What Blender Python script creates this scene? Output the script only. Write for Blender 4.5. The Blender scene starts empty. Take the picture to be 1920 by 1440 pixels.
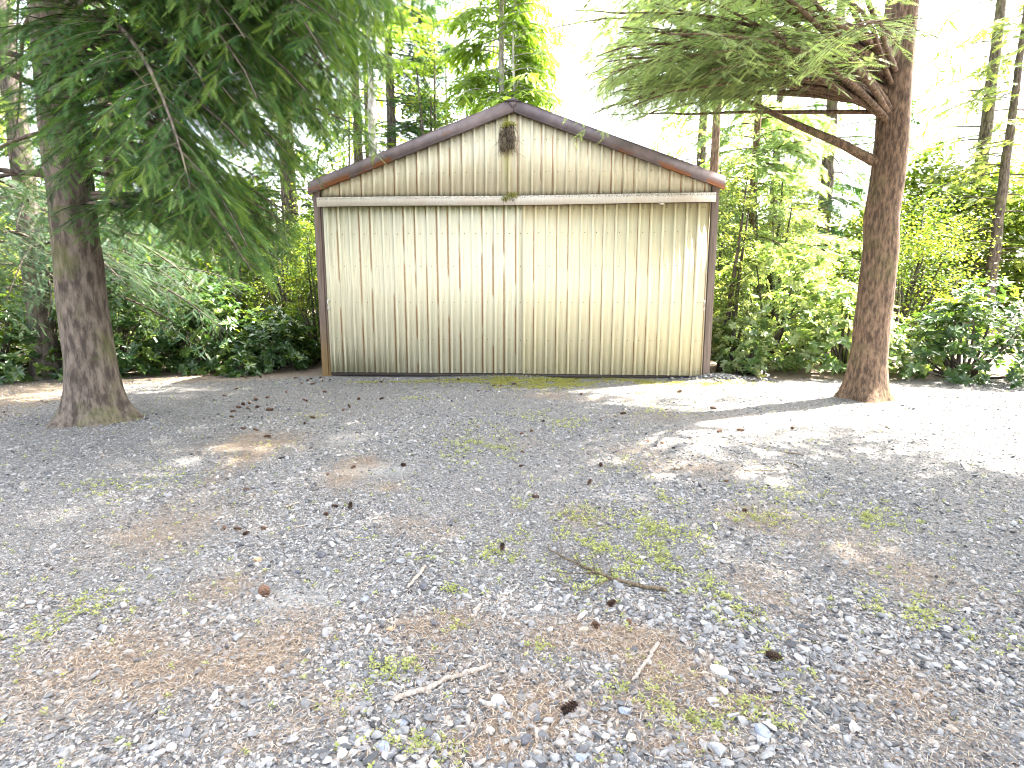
import bpy, math, random
import numpy as np
from mathutils import Vector, Matrix

SC = bpy.context.scene
COL = SC.collection
RNG = np.random.default_rng(7)
random.seed(7)
R = math.radians

# ------------------------------------------------------------------ camera
CAM_H, PITCH, FPX = 1.7, 0.1561, 1060.0
cam = bpy.data.cameras.new('camera'); cam_o = bpy.data.objects.new('camera', cam); COL.objects.link(cam_o)
cam.sensor_fit = 'HORIZONTAL'; cam.sensor_width = 36.0; cam.lens = FPX / 1920 * 36.0
cam.clip_start = 0.05; cam.clip_end = 1500
cam_o.location = (0, 0, CAM_H); cam_o.rotation_euler = (math.pi / 2 - PITCH, 0, 0)
SC.camera = cam_o

def at(px, py, z=0.0):
    """where the sight line through a point of the 1920x1440 photograph meets height z"""
    u, v = (px - 960) / FPX, (720 - py) / FPX
    dy = math.cos(PITCH) + v * math.sin(PITCH); dz = v * math.cos(PITCH) - math.sin(PITCH)
    k = (z - CAM_H) / dz
    return u * k, dy * k

# ------------------------------------------------------------------ light
SUN_AZ, SUN_EL = R(25), R(55)                # azimuth from +X towards +Y
SDIR = Vector((math.cos(SUN_EL) * math.cos(SUN_AZ), math.cos(SUN_EL) * math.sin(SUN_AZ), math.sin(SUN_EL)))
sun = bpy.data.lights.new('sun', 'SUN'); sun.energy = 5.0; sun.angle = R(0.5); sun.color = (1.0, 0.93, 0.82)
sun_o = bpy.data.objects.new('sun', sun); COL.objects.link(sun_o)
sun_o.rotation_euler = SDIR.to_track_quat('Z', 'Y').to_euler(); sun_o.location = (20, 10, 30)
W = bpy.data.worlds.new('World'); SC.world = W; W.use_nodes = True
wn = W.node_tree.nodes; wl = W.node_tree.links
sky = wn.new('ShaderNodeTexSky'); sky.sky_type = 'NISHITA'; sky.sun_disc = False
sky.sun_elevation = SUN_EL; sky.sun_rotation = math.pi / 2 - SUN_AZ
sky.air_density = 1.0; sky.dust_density = 4.0; sky.ozone_density = 0.6
hs = wn.new('ShaderNodeHueSaturation'); hs.inputs['Saturation'].default_value = .45     # thin high haze whitens the blue
wl.new(sky.outputs[0], hs.inputs['Color']); wl.new(hs.outputs[0], wn['Background'].inputs[0]); wn['Background'].inputs[1].default_value = 0.15
SC.view_settings.view_transform = 'Standard'; SC.view_settings.look = 'None'
SC.view_settings.gamma = 1.0; SC.view_settings.exposure = 3.62
SC.render.engine = 'CYCLES'
SC.cycles.use_denoising = True; SC.cycles.filter_width = 1.0
SC.cycles.max_bounces = 8; SC.cycles.transparent_max_bounces = 4
SC.cycles.diffuse_bounces = 4; SC.cycles.glossy_bounces = 2; SC.cycles.transmission_bounces = 4
SC.cycles.sample_clamp_indirect = 8.0

# ------------------------------------------------------------------ helpers
def prop(o, label=None, cat=None, group=None, kind=None):
    if label: o['label'] = label
    if cat: o['category'] = cat
    if group: o['group'] = group
    if kind: o['kind'] = kind
    return o

def empty(name, loc, label=None, cat=None, group=None, rz=0.0):
    o = bpy.data.objects.new(name, None); COL.objects.link(o)
    o.location = loc; o.rotation_euler = (0, 0, rz); o.empty_display_size = 0.2
    return prop(o, label, cat, group)

def make_mesh(name, V, F, attrs=None, smooth=False, mats=(), fmat=None):
    """V (n,3); F: array (m,3|4) or list of arrays"""
    V = np.asarray(V, np.float32)
    Fs = F if isinstance(F, list) else [F]
    Fs = [np.asarray(f, np.int32) for f in Fs if len(f)]
    me = bpy.data.meshes.new(name)
    nl = sum(f.size for f in Fs); npoly = sum(len(f) for f in Fs)
    me.vertices.add(len(V)); me.vertices.foreach_set('co', V.ravel())
    me.loops.add(nl); me.loops.foreach_set('vertex_index', np.concatenate([f.ravel() for f in Fs]))
    me.polygons.add(npoly)
    tot = np.concatenate([np.full(len(f), f.shape[1], np.int32) for f in Fs])
    start = np.concatenate([[0], np.cumsum(tot)[:-1]]).astype(np.int32)
    me.polygons.foreach_set('loop_start', start)
    if smooth: me.polygons.foreach_set('use_smooth', np.ones(npoly, bool))
    if fmat is not None: me.polygons.foreach_set('material_index', np.asarray(fmat, np.int32))
    for k, a in (attrs or {}).items():
        at_ = me.attributes.new(k, 'FLOAT', 'POINT'); at_.data.foreach_set('value', np.asarray(a, np.float32))
    for m in (mats if isinstance(mats, (list, tuple)) else (mats,)): me.materials.append(m)
    me.update(calc_edges=True); me.validate()
    return me

def add(name, me, parent=None, loc=(0, 0, 0), rot=(0, 0, 0)):
    o = bpy.data.objects.new(name, me); COL.objects.link(o)
    o.location = loc; o.rotation_euler = rot
    if parent: o.parent = parent
    return o

class MB:
    """collects simple solids into one mesh"""
    def __init__(s): s.v = []; s.q = []; s.t = []; s.qm = []; s.tm = []; s.n = 0
    def raw(s, V, Q=None, T=None, m=0):
        V = np.asarray(V, float)
        if Q is not None and len(Q): s.q.append(np.asarray(Q) + s.n); s.qm.append(np.full(len(Q), m))
        if T is not None and len(T): s.t.append(np.asarray(T) + s.n); s.tm.append(np.full(len(T), m))
        s.v.append(V); s.n += len(V)
    def box(s, a, b, m=0):
        (x0, y0, z0), (x1, y1, z1) = a, b
        V = [(x0,y0,z0),(x1,y0,z0),(x1,y1,z0),(x0,y1,z0),(x0,y0,z1),(x1,y0,z1),(x1,y1,z1),(x0,y1,z1)]
        s.raw(V, [(0,3,2,1),(4,5,6,7),(0,1,5,4),(1,2,6,5),(2,3,7,6),(3,0,4,7)], m=m)
    def prism(s, poly, axis_vec, m=0):
        """closed polygon (k,3) swept along a vector"""
        P = np.asarray(poly, float); k = len(P); V = np.vstack([P, P + np.asarray(axis_vec, float)])
        Q = [(i, (i + 1) % k, k + (i + 1) % k, k + i) for i in range(k)]
        T = [(0, i + 1, i) for i in range(1, k - 1)] + [(k, k + i, k + i + 1) for i in range(1, k - 1)]
        s.raw(V, Q, T, m)
    def tube(s, P, r, k=6, m=0, cap=True):
        V, Q, T = tube_geo(P, r, k); s.raw(V, Q, T if cap else None, m)
    def build(s, name, mats, parent=None, smooth=False, loc=(0,0,0), rot=(0,0,0), bevel=0.0, attrs=None):
        F = []; fm = []
        if s.q: F.append(np.vstack(s.q)); fm.append(np.concatenate(s.qm))
        if s.t: F.append(np.vstack(s.t)); fm.append(np.concatenate(s.tm))
        me = make_mesh(name, np.vstack(s.v), F, attrs, smooth, mats, np.concatenate(fm))
        o = add(name, me, parent, loc, rot)
        if bevel:
            b = o.modifiers.new('bevel', 'BEVEL'); b.width = bevel; b.segments = 2; b.limit_method = 'ANGLE'; b.angle_limit = R(40)
        return o

def tube_geo(P, r, k=6):
    P = np.asarray(P, float); n = len(P); r = np.broadcast_to(np.asarray(r, float), (n,))
    T = np.gradient(P, axis=0); T /= np.linalg.norm(T, axis=1)[:, None] + 1e-9
    up = np.array([0, 0, 1.0]) if abs(T[:, 2]).mean() < 0.8 else np.array([1.0, 0, 0])
    S = np.cross(T, up); S /= np.linalg.norm(S, axis=1)[:, None] + 1e-9
    U = np.cross(S, T)
    a = np.arange(k) / k * 2 * math.pi
    V = (P[:, None] + r[:, None, None] * (np.cos(a)[None, :, None] * S[:, None] + np.sin(a)[None, :, None] * U[:, None])).reshape(-1, 3)
    i = np.arange(n - 1)[:, None] * k; j = np.arange(k)[None]
    Q = np.stack([i + j, i + (j + 1) % k, i + k + (j + 1) % k, i + k + j], -1).reshape(-1, 4)
    T0 = [(0, j + 1, j) for j in range(1, k - 1)]; b = (n - 1) * k
    T0 += [(b, b + j, b + j + 1) for j in range(1, k - 1)]
    return V, Q, np.array(T0)

def scatter(TV, TF, pos, X, Y, Z, scale):
    """place a template (columns of each frame X,Y,Z) -> V,F"""
    N = len(pos); s = np.broadcast_to(np.asarray(scale, float).reshape(-1, 1, 1) if np.ndim(scale) else scale, (N, 1, 1))
    V = pos[:, None] + s * (TV[None, :, 0:1] * X[:, None] + TV[None, :, 1:2] * Y[:, None] + TV[None, :, 2:3] * Z[:, None])
    F = (np.arange(N)[:, None, None] * len(TV) + TF[None])
    return V.reshape(-1, 3), F.reshape(-1, TF.shape[1])

def nrm(a): return a / (np.linalg.norm(a, axis=-1, keepdims=True) + 1e-9)

def frame(Y, hint):
    Y = nrm(Y); X = nrm(np.cross(Y, hint)); Z = np.cross(X, Y); return X, Y, Z

def vnoise(x, y, seed=0):
    def h(i, j):
        n = (i.astype(np.int64) * 374761393 + j.astype(np.int64) * 668265263 + seed * 1442695041) & 0x7fffffff
        n = ((n ^ (n >> 13)) * 1274126177) & 0x7fffffff
        return ((n ^ (n >> 16)) & 0xffff) / 65535.0
    x = np.asarray(x, float); y = np.asarray(y, float)
    i, j = np.floor(x), np.floor(y); fx, fy = x - i, y - j
    fx = fx * fx * (3 - 2 * fx); fy = fy * fy * (3 - 2 * fy)
    return (h(i, j) * (1 - fx) + h(i + 1, j) * fx) * (1 - fy) + (h(i, j + 1) * (1 - fx) + h(i + 1, j + 1) * fx) * fy

def fbm(x, y, seed=0, o=3):
    return sum(vnoise(x * 2 ** k, y * 2 ** k, seed + k) * .5 ** k for k in range(o)) / sum(.5 ** k for k in range(o))

# ------------------------------------------------------------------ node materials
class NT:
    def __init__(s, name):
        s.m = bpy.data.materials.new(name); s.m.use_nodes = True
        s.t = s.m.node_tree; s.t.nodes.clear(); s.out = s.t.nodes.new('ShaderNodeOutputMaterial')
    def n(s, typ, **kw):
        nd = s.t.nodes.new('ShaderNode' + typ)
        for k, v in kw.items(): setattr(nd, k, v)
        return nd
    def put(s, sock, v):
        if v is None: return
        if hasattr(v, 'is_linked') or isinstance(v, bpy.types.NodeSocket): s.t.links.new(v, sock)
        else:
            if isinstance(v, (tuple, list)) and len(v) == 3 and sock.type == 'RGBA': v = (*v, 1)
            sock.default_value = v
    def math(s, op, a, b=None, c=None, clamp=False):
        nd = s.n('Math', operation=op, use_clamp=clamp)
        for i, v in enumerate((a, b, c)): s.put(nd.inputs[i], v)
        return nd.outputs[0]
    def ss(s, x, a, b):          # smoothstep a..b (a may exceed b)
        nd = s.n('MapRange', interpolation_type='SMOOTHSTEP')
        if a > b: nd.inputs[3].default_value = 1; nd.inputs[4].default_value = 0; a, b = b, a
        s.put(nd.inputs[0], x); nd.inputs[1].default_value = a; nd.inputs[2].default_value = b
        return nd.outputs[0]
    def mix(s, f, a, b, blend='MIX'):
        nd = s.n('Mix', data_type='RGBA', blend_type=blend)
        s.put(nd.inputs[0], f); s.put(nd.inputs[6], a); s.put(nd.inputs[7], b); return nd.outputs[2]
    def xyz(s, vec):
        nd = s.n('SeparateXYZ'); s.put(nd.inputs[0], vec); return nd.outputs
    def vec(s, x, y, z):
        nd = s.n('CombineXYZ')
        for i, v in enumerate((x, y, z)): s.put(nd.inputs[i], v)
        return nd.outputs[0]
    def noise(s, vec, scale, detail=3, rough=.55, dim='3D', w=None):
        nd = s.n('TexNoise', noise_dimensions=dim)
        if vec is not None: s.put(nd.inputs['Vector'], vec)
        if w is not None: s.put(nd.inputs['W'], w)
        nd.inputs['Scale'].default_value = scale; nd.inputs['Detail'].default_value = detail; nd.inputs['Roughness'].default_value = rough
        return nd.outputs[0]
    def white(s, w):
        nd = s.n('TexWhiteNoise', noise_dimensions='1D'); s.put(nd.inputs['W'], w); return nd.outputs[0]
    def attr(s, name, typ='GEOMETRY'):
        nd = s.n('Attribute', attribute_name=name, attribute_type=typ); return nd.outputs['Fac']
    def ramp(s, f, stops):
        nd = s.n('ValToRGB'); cr = nd.color_ramp
        while len(cr.elements) < len(stops): cr.elements.new(.5)
        for e, (p, c) in zip(cr.elements, stops): e.position = p; e.color = (*c, 1)
        s.put(nd.inputs[0], f); return nd.outputs[0]
    def bump(s, h, strength=.3, dist=.01):
        nd = s.n('Bump'); nd.inputs['Strength'].default_value = strength; nd.inputs['Distance'].default_value = dist
        s.put(nd.inputs['Height'], h); return nd.outputs[0]
    def bsdf(s, color, rough=.6, spec=.4, normal=None, metal=0.0, finish=True):
        b = s.n('BsdfPrincipled'); s.put(b.inputs['Base Color'], color); s.put(b.inputs['Roughness'], rough)
        s.put(b.inputs['Specular IOR Level'], spec); s.put(b.inputs['Metallic'], metal); s.put(b.inputs['Normal'], normal)
        if finish: s.t.links.new(b.outputs[0], s.out.inputs[0])
        return b.outputs[0]
    def finish(s, sh): s.t.links.new(sh, s.out.inputs[0]); return s.m

def leaf_mat(name, dark, light, young, trans=.45, rough=.45, spec=.35, tcol=None):
    k = NT(name)
    c = k.mix(k.attr('tint'), dark, light)
    c = k.mix(k.attr('young'), c, young)
    b = k.bsdf(c, rough, spec, finish=False)
    tr = k.n('BsdfTranslucent')
    hv = k.mix(1.0, c, tcol or (1.9, 1.75, .65), 'MULTIPLY')
    k.put(tr.inputs[0], hv)
    mx = k.n('MixShader'); mx.inputs[0].default_value = trans
    k.t.links.new(b, mx.inputs[1]); k.t.links.new(tr.outputs[0], mx.inputs[2])
    return k.finish(mx.outputs[0])

def bark_mat(name, a, b, moss=0.0, scale=9.0):
    k = NT(name); tc = k.n('TexCoord').outputs['Object']
    o = k.xyz(tc)
    v = k.vec(k.math('MULTIPLY', o[0], scale), k.math('MULTIPLY', o[1], scale), k.math('MULTIPLY', o[2], scale * .28))
    n = k.noise(v, 1.6, 5, .65)
    c = k.mix(k.ss(n, .35, .68), a, b)
    if moss:
        mn = k.noise(tc, 2.3, 4)
        c = k.mix(k.math('MULTIPLY', k.ss(mn, .5, .68), moss), c, (.09, .10, .03))
    k.bsdf(c, .9, .15, k.bump(n, .7, .02))
    return k.m

M = {}
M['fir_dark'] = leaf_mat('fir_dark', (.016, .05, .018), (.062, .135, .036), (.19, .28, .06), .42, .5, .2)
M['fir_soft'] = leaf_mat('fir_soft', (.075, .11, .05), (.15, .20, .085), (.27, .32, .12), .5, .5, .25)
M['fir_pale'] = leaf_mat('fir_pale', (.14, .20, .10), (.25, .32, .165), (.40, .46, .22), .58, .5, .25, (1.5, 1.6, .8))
M['fir_blue'] = leaf_mat('fir_blue', (.018, .05, .03), (.05, .10, .045), (.11, .17, .055), .34, .5, .22)
M['cedar'] = leaf_mat('cedar', (.10, .16, .03), (.20, .28, .05), (.30, .37, .08), .55, .5, .2, (1.55, 1.7, .6))
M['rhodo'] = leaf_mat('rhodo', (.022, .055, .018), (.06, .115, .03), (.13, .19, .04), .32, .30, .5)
M['rhodo_sun'] = leaf_mat('rhodo_sun', (.075, .135, .045), (.165, .25, .095), (.35, .41, .235), .40, .28, .6)  # lighter copy of rhodo with sunlight put into the leaf colour
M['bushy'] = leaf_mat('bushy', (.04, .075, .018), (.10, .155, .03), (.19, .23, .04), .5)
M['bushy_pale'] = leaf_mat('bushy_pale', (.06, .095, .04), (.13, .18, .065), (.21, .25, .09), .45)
M['weed'] = leaf_mat('weed', (.16, .19, .06), (.29, .32, .12), (.42, .42, .18), .35, .6, .2)
M['moss'] = leaf_mat('moss', (.15, .155, .04), (.27, .27, .075), (.40, .38, .11), .2, .9, .1)
M['bark'] = bark_mat('bark', (.045, .035, .028), (.15, .12, .095), .5)
M['bark_brown'] = bark_mat('bark_brown', (.06, .04, .028), (.20, .13, .085), .25, 14)
M['bark_pale'] = bark_mat('bark_pale', (.20, .18, .17), (.46, .43, .40), .1)
M['bark_dark'] = bark_mat('bark_dark', (.035, .03, .026), (.12, .10, .085), .3)
M['stick'] = bark_mat('stick', (.20, .165, .135), (.40, .35, .30), 0, 40)
M['stick_dark'] = bark_mat('stick_dark', (.05, .038, .025), (.16, .12, .075), .4, 40)

# ================================================================== GROUND
def patchlist(L):
    out = []
    for (px, py, rx, ry, w) in L:
        x, y = at(px, py); xa, _ = at(px + rx, py); _, ya = at(px, py - ry); _, yb = at(px, py + ry)
        out.append((x, y, abs(xa - x), abs(ya - yb) / 2, w))
    return out
# brown needle litter, moss, weeds: (px, py, half width, half height, weight) read off the photograph
LITTER = patchlist([(470,1235,100,65,1.2),(430,1100,60,35,.8),(600,1160,70,30,.5),(1170,1200,95,28,1.1),(1250,1250,80,35,1.0),(1050,1190,120,40,.5),
    (950,1300,160,60,.35),(820,1240,80,40,.4),(1000,1330,110,60,.45),(600,1330,80,50,.5),(760,1180,70,30,.6),(870,1160,60,25,.5),
    (640,900,40,18,.7),(660,872,40,14,.7),(730,915,40,12,.5),(770,985,60,22,.6),(820,1000,40,22,.5),(690,870,40,20,.5),(480,830,90,22,.9),
    (1090,970,60,30,.6),(1000,830,60,14,.4),(1170,850,90,18,.4),(1300,880,130,22,.5),(1400,970,90,30,.6),(1250,780,90,14,.4),(1010,740,80,7,.6),(1160,1330,180,50,.5),
    (1390,1320,110,40,.5),(1440,1120,60,60,.5),(540,690,120,14,1.3),(450,700,80,10,1.2),(300,700,200,14,1.3),(1420,700,80,12,1.1),(1600,700,140,12,1.1),(1150,750,110,8,.5),
    (430,880,40,50,.6),(300,1000,120,60,.6),(200,1250,160,90,.8),(1650,1050,120,70,.5),(1700,1300,150,80,.6),(900,1400,120,40,.5),(480,1400,70,40,.4),(1300,1400,120,30,.5)])
MOSS = patchlist([(960,715,80,6,1.2),(1080,713,75,5,1.1),(860,714,40,3,.6),(1180,716,50,4,.6),(1290,718,100,2.5,.7),(1010,722,70,6,1.0),(1230,750,50,9,.6),(1310,721,60,3,.8),(700,716,30,3,.5),(780,716,60,3,.4)])
WEEDS = patchlist([(895,830,50,26,1.2),(940,850,30,18,.6),(1080,975,45,22,1.1),(1215,990,45,22,1.2),(1160,1030,60,30,1.1),(1100,1080,50,30,.9),(1245,1050,16,16,1.0),
    (1180,1075,30,20,.7),(1190,870,40,16,.5),(1260,940,16,16,.7),(1310,1090,40,25,.6),(1345,1095,20,18,.8),(1440,925,40,16,.6),(1300,1010,25,20,.5),
    (1230,1310,50,40,.9),(1300,1335,60,30,1.1),(1370,1345,40,25,1.0),(1160,1290,30,20,.7),(1010,1225,25,14,.8),(1050,1240,25,14,.7),(1015,1200,20,12,.6),
    (700,1280,40,30,.5),(750,1255,40,24,.7),(640,1320,40,20,.6),(790,1040,20,8,.6),(845,1107,18,10,.9),(860,1170,20,12,.6),(990,915,20,14,.7),(990,945,20,12,.7),
    (975,1010,15,25,.5),(930,1040,35,20,.5),(450,870,30,10,.6),(490,845,30,10,.4),(585,782,30,6,.6),(1420,970,50,14,.7),(1470,1260,25,40,.5),(1450,1230,15,15,.6),
    (1430,1340,60,40,.5),(1000,780,60,8,.4),(1080,800,60,8,.5),(1060,790,50,6,.4),(780,745,40,6,.5),(1380,1150,40,30,.4),(1240,770,60,9,.4),(760,1400,60,25,.5),(840,1390,50,25,.5),
    (1600,960,70,30,.5),(1720,1150,80,50,.5),(250,900,80,25,.4),(120,1150,90,50,.4)])
PALE = patchlist([(700,880,60,10,1),(640,820,60,10,.6),(1180,930,50,10,.8),(530,1130,70,30,.7),(600,1120,60,20,.4)])

def gauss(L, x, y):
    s = np.zeros_like(x)
    for (cx, cy, rx, ry, w) in L: s += w * np.exp(-((x - cx) / rx) ** 2 - ((y - cy) / ry) ** 2)
    return s
def shed_d(x, y): return y - (11.812 - 0.0617 * x)          # distance behind the shed's front plane
def f_litter(x, y):
    s = gauss(LITTER, x, y) + np.clip(shed_d(x, y) * 1.2 + .1, 0, 1.4) * (np.abs(x) > 4.0) + np.clip((np.abs(x) - 6.5) / 1.5, 0, 1.2) * (x < 0)
    return np.clip(s * (.35 + 1.3 * fbm(x * 3.1, y * 3.1, 11)) + .55 * np.clip(fbm(x * 1.3, y * 1.3, 5) - .5, 0, 1), 0, 1)
def f_moss(x, y): return np.clip(gauss(MOSS, x, y) * np.clip(3.0 * (fbm(x * 4, y * 7, 21) - .30), 0, 1.4), 0, 1)
def f_weed(x, y): return np.clip(gauss(WEEDS, x, y) * np.clip(3.2 * (fbm(x * 5, y * 5, 31) - .33), 0, 1.6), 0, 1)
def gz(x, y):
    x = np.asarray(x, float); y = np.asarray(y, float); d = shed_d(x, y)
    z = .03 * (fbm(x * .9, y * .9, 3) - .5) + .012 * (fbm(x * 4, y * 4, 8) - .5)
    z = z + .035 * np.exp(-((x - .05) / .9) ** 2 - (d / .35) ** 2) - .02 * np.exp(-((x + 2.6) / 1.4) ** 2 - (d / .3) ** 2) - .02 * np.exp(-((x - 1.2) / .6) ** 2 - (d / .3) ** 2)
    z = z + .085 * np.exp(-((x - 4.25) / .5) ** 2 - ((d + .12) / .3) ** 2)
    z = z + np.clip(d, 0, 40) * .03 * np.clip((np.abs(x) - 4.3) / 1.5, 0, 1)
    return z

def lines(a, b, step, far, n):
    core = np.arange(a, b + step / 2, step)
    g = np.geomspace(step, far, n); return np.concatenate([a - np.cumsum(g)[::-1], core, b + np.cumsum(g)])
gx = lines(-9, 9, .06, 60, 26); gy = lines(.6, 14, .06, 60, 26)
GX, GY = np.meshgrid(gx, gy); nx, ny = len(gx), len(gy)
GZ = gz(GX, GY)
i = (np.arange(ny - 1)[:, None] * nx + np.arange(nx - 1)[None]).ravel()
k = NT('ground')
co = k.n('NewGeometry').outputs['Position']
vor = k.n('TexVoronoi', feature='F1'); k.put(vor.inputs['Vector'], co); vor.inputs['Scale'].default_value = 62
vor2 = k.n('TexVoronoi', feature='F1'); k.put(vor2.inputs['Vector'], co); vor2.inputs['Scale'].default_value = 150
cellv = k.xyz(vor.outputs['Color'])[0]
c = k.ramp(cellv, [(0, (.06, .06, .062)), (.35, (.13, .13, .13)), (.7, (.21, .206, .20)), (1, (.31, .30, .29))])
c = k.mix(k.ss(k.noise(co, 180, 3), .35, .7), (.10, .09, .08), c)
lit = k.attr('litter'); ln = k.noise(co, 70, 5, .7)
lm = k.ss(k.math('ADD', lit, k.math('MULTIPLY', k.math('SUBTRACT', ln, .5), 1.3)), .28, .8)
c = k.mix(lm, c, k.ramp(k.noise(co, 130, 4, .7), [(.25, (.055, .042, .034)), (.5, (.15, .118, .09)), (.75, (.29, .24, .19))]))
pl = k.attr('pale'); c = k.mix(k.math('MULTIPLY', pl, .5), c, (.36, .355, .33))
ms = k.attr('moss'); mn = k.noise(co, 45, 5, .7)
c = k.mix(k.ss(k.math('ADD', ms, k.math('MULTIPLY', k.math('SUBTRACT', mn, .5), 1.7)), .5, 1.05), c, k.ramp(mn, [(.3, (.14, .135, .06)), (.6, (.26, .25, .085)), (.8, (.37, .34, .14))]))
h = k.math('SUBTRACT', 1.0, vor.outputs['Distance'])
k.bsdf(c, .92, .2, k.bump(k.math('ADD', h, k.math('MULTIPLY', vor2.outputs['Distance'], -.4)), .8, .012))
M['ground'] = k.m
fx, fy = GX.ravel(), GY.ravel()
gme = make_mesh('ground', np.stack([fx, fy, GZ.ravel()], 1), np.stack([i, i + 1, i + 1 + nx, i + nx], 1),
                dict(litter=f_litter(fx, fy), moss=f_moss(fx, fy), pale=np.clip(gauss(PALE, fx, fy), 0, 1)), True, M['ground'])
prop(add('gravel_ground', gme), 'grey gravel yard with brown needle litter in front of the shed', 'ground', kind='structure')

# ---- loose gravel stones (one scattered mass)
def stone_mesh(seed, flat):
    rng = np.random.default_rng(seed)
    import bmesh
    bm = bmesh.new(); bmesh.ops.create_icosphere(bm, subdivisions=3, radius=.5)
    D = nrm(rng.normal(size=(10, 3))); off = rng.uniform(.22, .42, 10)
    for v in bm.verts:
        p = np.array(v.co)
        for d, o in zip(D, off):
            e = p @ d - o
            if e > 0: p = p - d * e * .97
        v.co = p * np.array([1, rng.uniform(.95, 1.05), flat])
    me = bpy.data.meshes.new('pebble'); bm.to_mesh(me); bm.free()
    me.polygons.foreach_set('use_smooth', np.ones(len(me.polygons), bool))
    me.materials.append(M['stone']); return me
def stone_mat(name, inst):
    k = NT(name)
    t = k.attr('tone', 'INSTANCER') if inst else k.n('ObjectInfo').outputs['Random']
    c = k.ramp(t, [(0, (.035, .036, .039)), (.2, (.105, .106, .11)), (.5, (.215, .214, .213)), (.75, (.34, .333, .32)), (.86, (.29, .25, .205)), (1, (.43, .42, .40))])
    co = k.n('TexCoord').outputs['Object']
    n = k.noise(co, 3.5 if inst else 30, 5, .7)
    c = k.mix(k.ss(n, .35, .7), c, k.mix(1.0, c, (.66, .65, .64), 'MULTIPLY'))
    k.bsdf(c, .85, .25, k.bump(n, .35, .01)); return k.m
M['stone'] = stone_mat('stone', True)
M['rock'] = stone_mat('rock', False)
peb_col = bpy.data.collections.new('pebble_kinds')
for s_ in range(10):
    peb_col.objects.link(bpy.data.objects.new('pebble_%02d' % s_, stone_mesh(100 + s_, [.42, .5, .6, .36, .66][s_ % 5])))

def in_view(x, y, m=1.04): return (np.abs(x) < m * .906 * (y * .988 + .27) + .1)
def rand_ground(dens, y0, y1, rng):
    w = .95 * (y1 + .3); n = int(dens * 2 * w * (y1 - y0))
    x = rng.uniform(-w, w, n); y = rng.uniform(y0, y1, n); k_ = in_view(x, y); return x[k_], y[k_]
XS, YS = [], []
for (a, b, d) in ((1.35, 3, 9500), (3, 5, 6500), (5, 8, 3200), (8, 11.9, 1700)):
    x, y = rand_ground(d, a, b, RNG); XS.append(x); YS.append(y)
x = np.concatenate(XS); y = np.concatenate(YS)
keep = RNG.random(len(x)) > np.clip(.72 * f_litter(x, y) + .6 * f_moss(x, y), 0, .8)
keep &= (shed_d(x, y) < -.12)
x, y = x[keep], y[keep]
coarse = fbm(x * .8, y * .8, 77)                      # patches of coarser and finer stone
sz = np.exp(RNG.normal(0, .5, len(x))) * .0092 * (.6 + .9 * coarse)
big = RNG.random(len(x)) < .02 * (.2 + 2 * coarse); sz[big] *= RNG.uniform(1.6, 2.6, big.sum())
bigcl = np.exp(-((x - at(1000, 1400)[0]) / .35) ** 2 - ((y - at(1000, 1390)[1]) / .22) ** 2) + np.exp(-((x - at(720, 1400)[0]) / .2) ** 2 - ((y - at(720, 1400)[1]) / .14) ** 2) + .7 * np.exp(-((x - at(1220, 1330)[0]) / .35) ** 2 - ((y - at(1220, 1380)[1]) / .2) ** 2)
up = RNG.random(len(x)) < .4 * bigcl; sz[up] *= RNG.uniform(1.4, 2.1, up.sum())
sz = np.clip(sz, .005, .05); sz = np.where(y > 8, np.maximum(sz, .012), sz)
# the pile of larger stones against the right corner post
px_ = RNG.normal(4.2, .4, 420); py_ = 11.812 - .0617 * px_ - np.abs(RNG.normal(.08, .22, 420)); ps = RNG.uniform(.03, .075, 420)
x = np.concatenate([x, px_]); y = np.concatenate([y, py_]); sz = np.concatenate([sz, ps])
n = len(x); z = gz(x, y) + sz * RNG.uniform(.0, .28, n)
tone = np.clip(RNG.beta(2.0, 2.2, n) + RNG.normal(0, .05, n), 0, 1)
pm = bpy.data.meshes.new('gravel'); pm.vertices.add(n); pm.vertices.foreach_set('co', np.stack([x, y, z], 1).astype(np.float32).ravel())
def pattr(nm, typ, data):
    a = pm.attributes.new(nm, typ, 'POINT')
    a.data.foreach_set('vector' if typ == 'FLOAT_VECTOR' else 'value', np.ascontiguousarray(data).ravel())
pattr('rot', 'FLOAT_VECTOR', np.stack([RNG.normal(0, .38, n), RNG.normal(0, .38, n), RNG.uniform(0, 6.28, n)], 1).astype(np.float32))
pattr('scl', 'FLOAT_VECTOR', (sz[:, None] * np.stack([RNG.uniform(1, 1.7, n), RNG.uniform(.75, 1.15, n), RNG.uniform(.8, 1.25, n)], 1)).astype(np.float32))
pattr('tone', 'FLOAT', tone.astype(np.float32))
pattr('pick', 'INT', RNG.integers(0, 10, n).astype(np.int32))
gro = add('gravel', pm)
prop(gro, 'loose grey and bluish gravel stones covering the yard', 'gravel', kind='stuff')
ng = bpy.data.node_groups.new('scatter_gravel', 'GeometryNodeTree')
ng.interface.new_socket('Geometry', in_out='INPUT', socket_type='NodeSocketGeometry'); ng.interface.new_socket('Geometry', in_out='OUTPUT', socket_type='NodeSocketGeometry')
gi = ng.nodes.new('NodeGroupInput'); go = ng.nodes.new('NodeGroupOutput')
m2p = ng.nodes.new('GeometryNodeMeshToPoints'); iop = ng.nodes.new('GeometryNodeInstanceOnPoints'); ci = ng.nodes.new('GeometryNodeCollectionInfo')
ci.inputs[0].default_value = peb_col; ci.inputs['Separate Children'].default_value = True; ci.inputs['Reset Children'].default_value = True
def named(nm, typ):
    nd = ng.nodes.new('GeometryNodeInputNamedAttribute'); nd.data_type = typ; nd.inputs[0].default_value = nm
    return [o for o in nd.outputs if o.enabled and o.name == 'Attribute'][0]
L_ = ng.links.new
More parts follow.
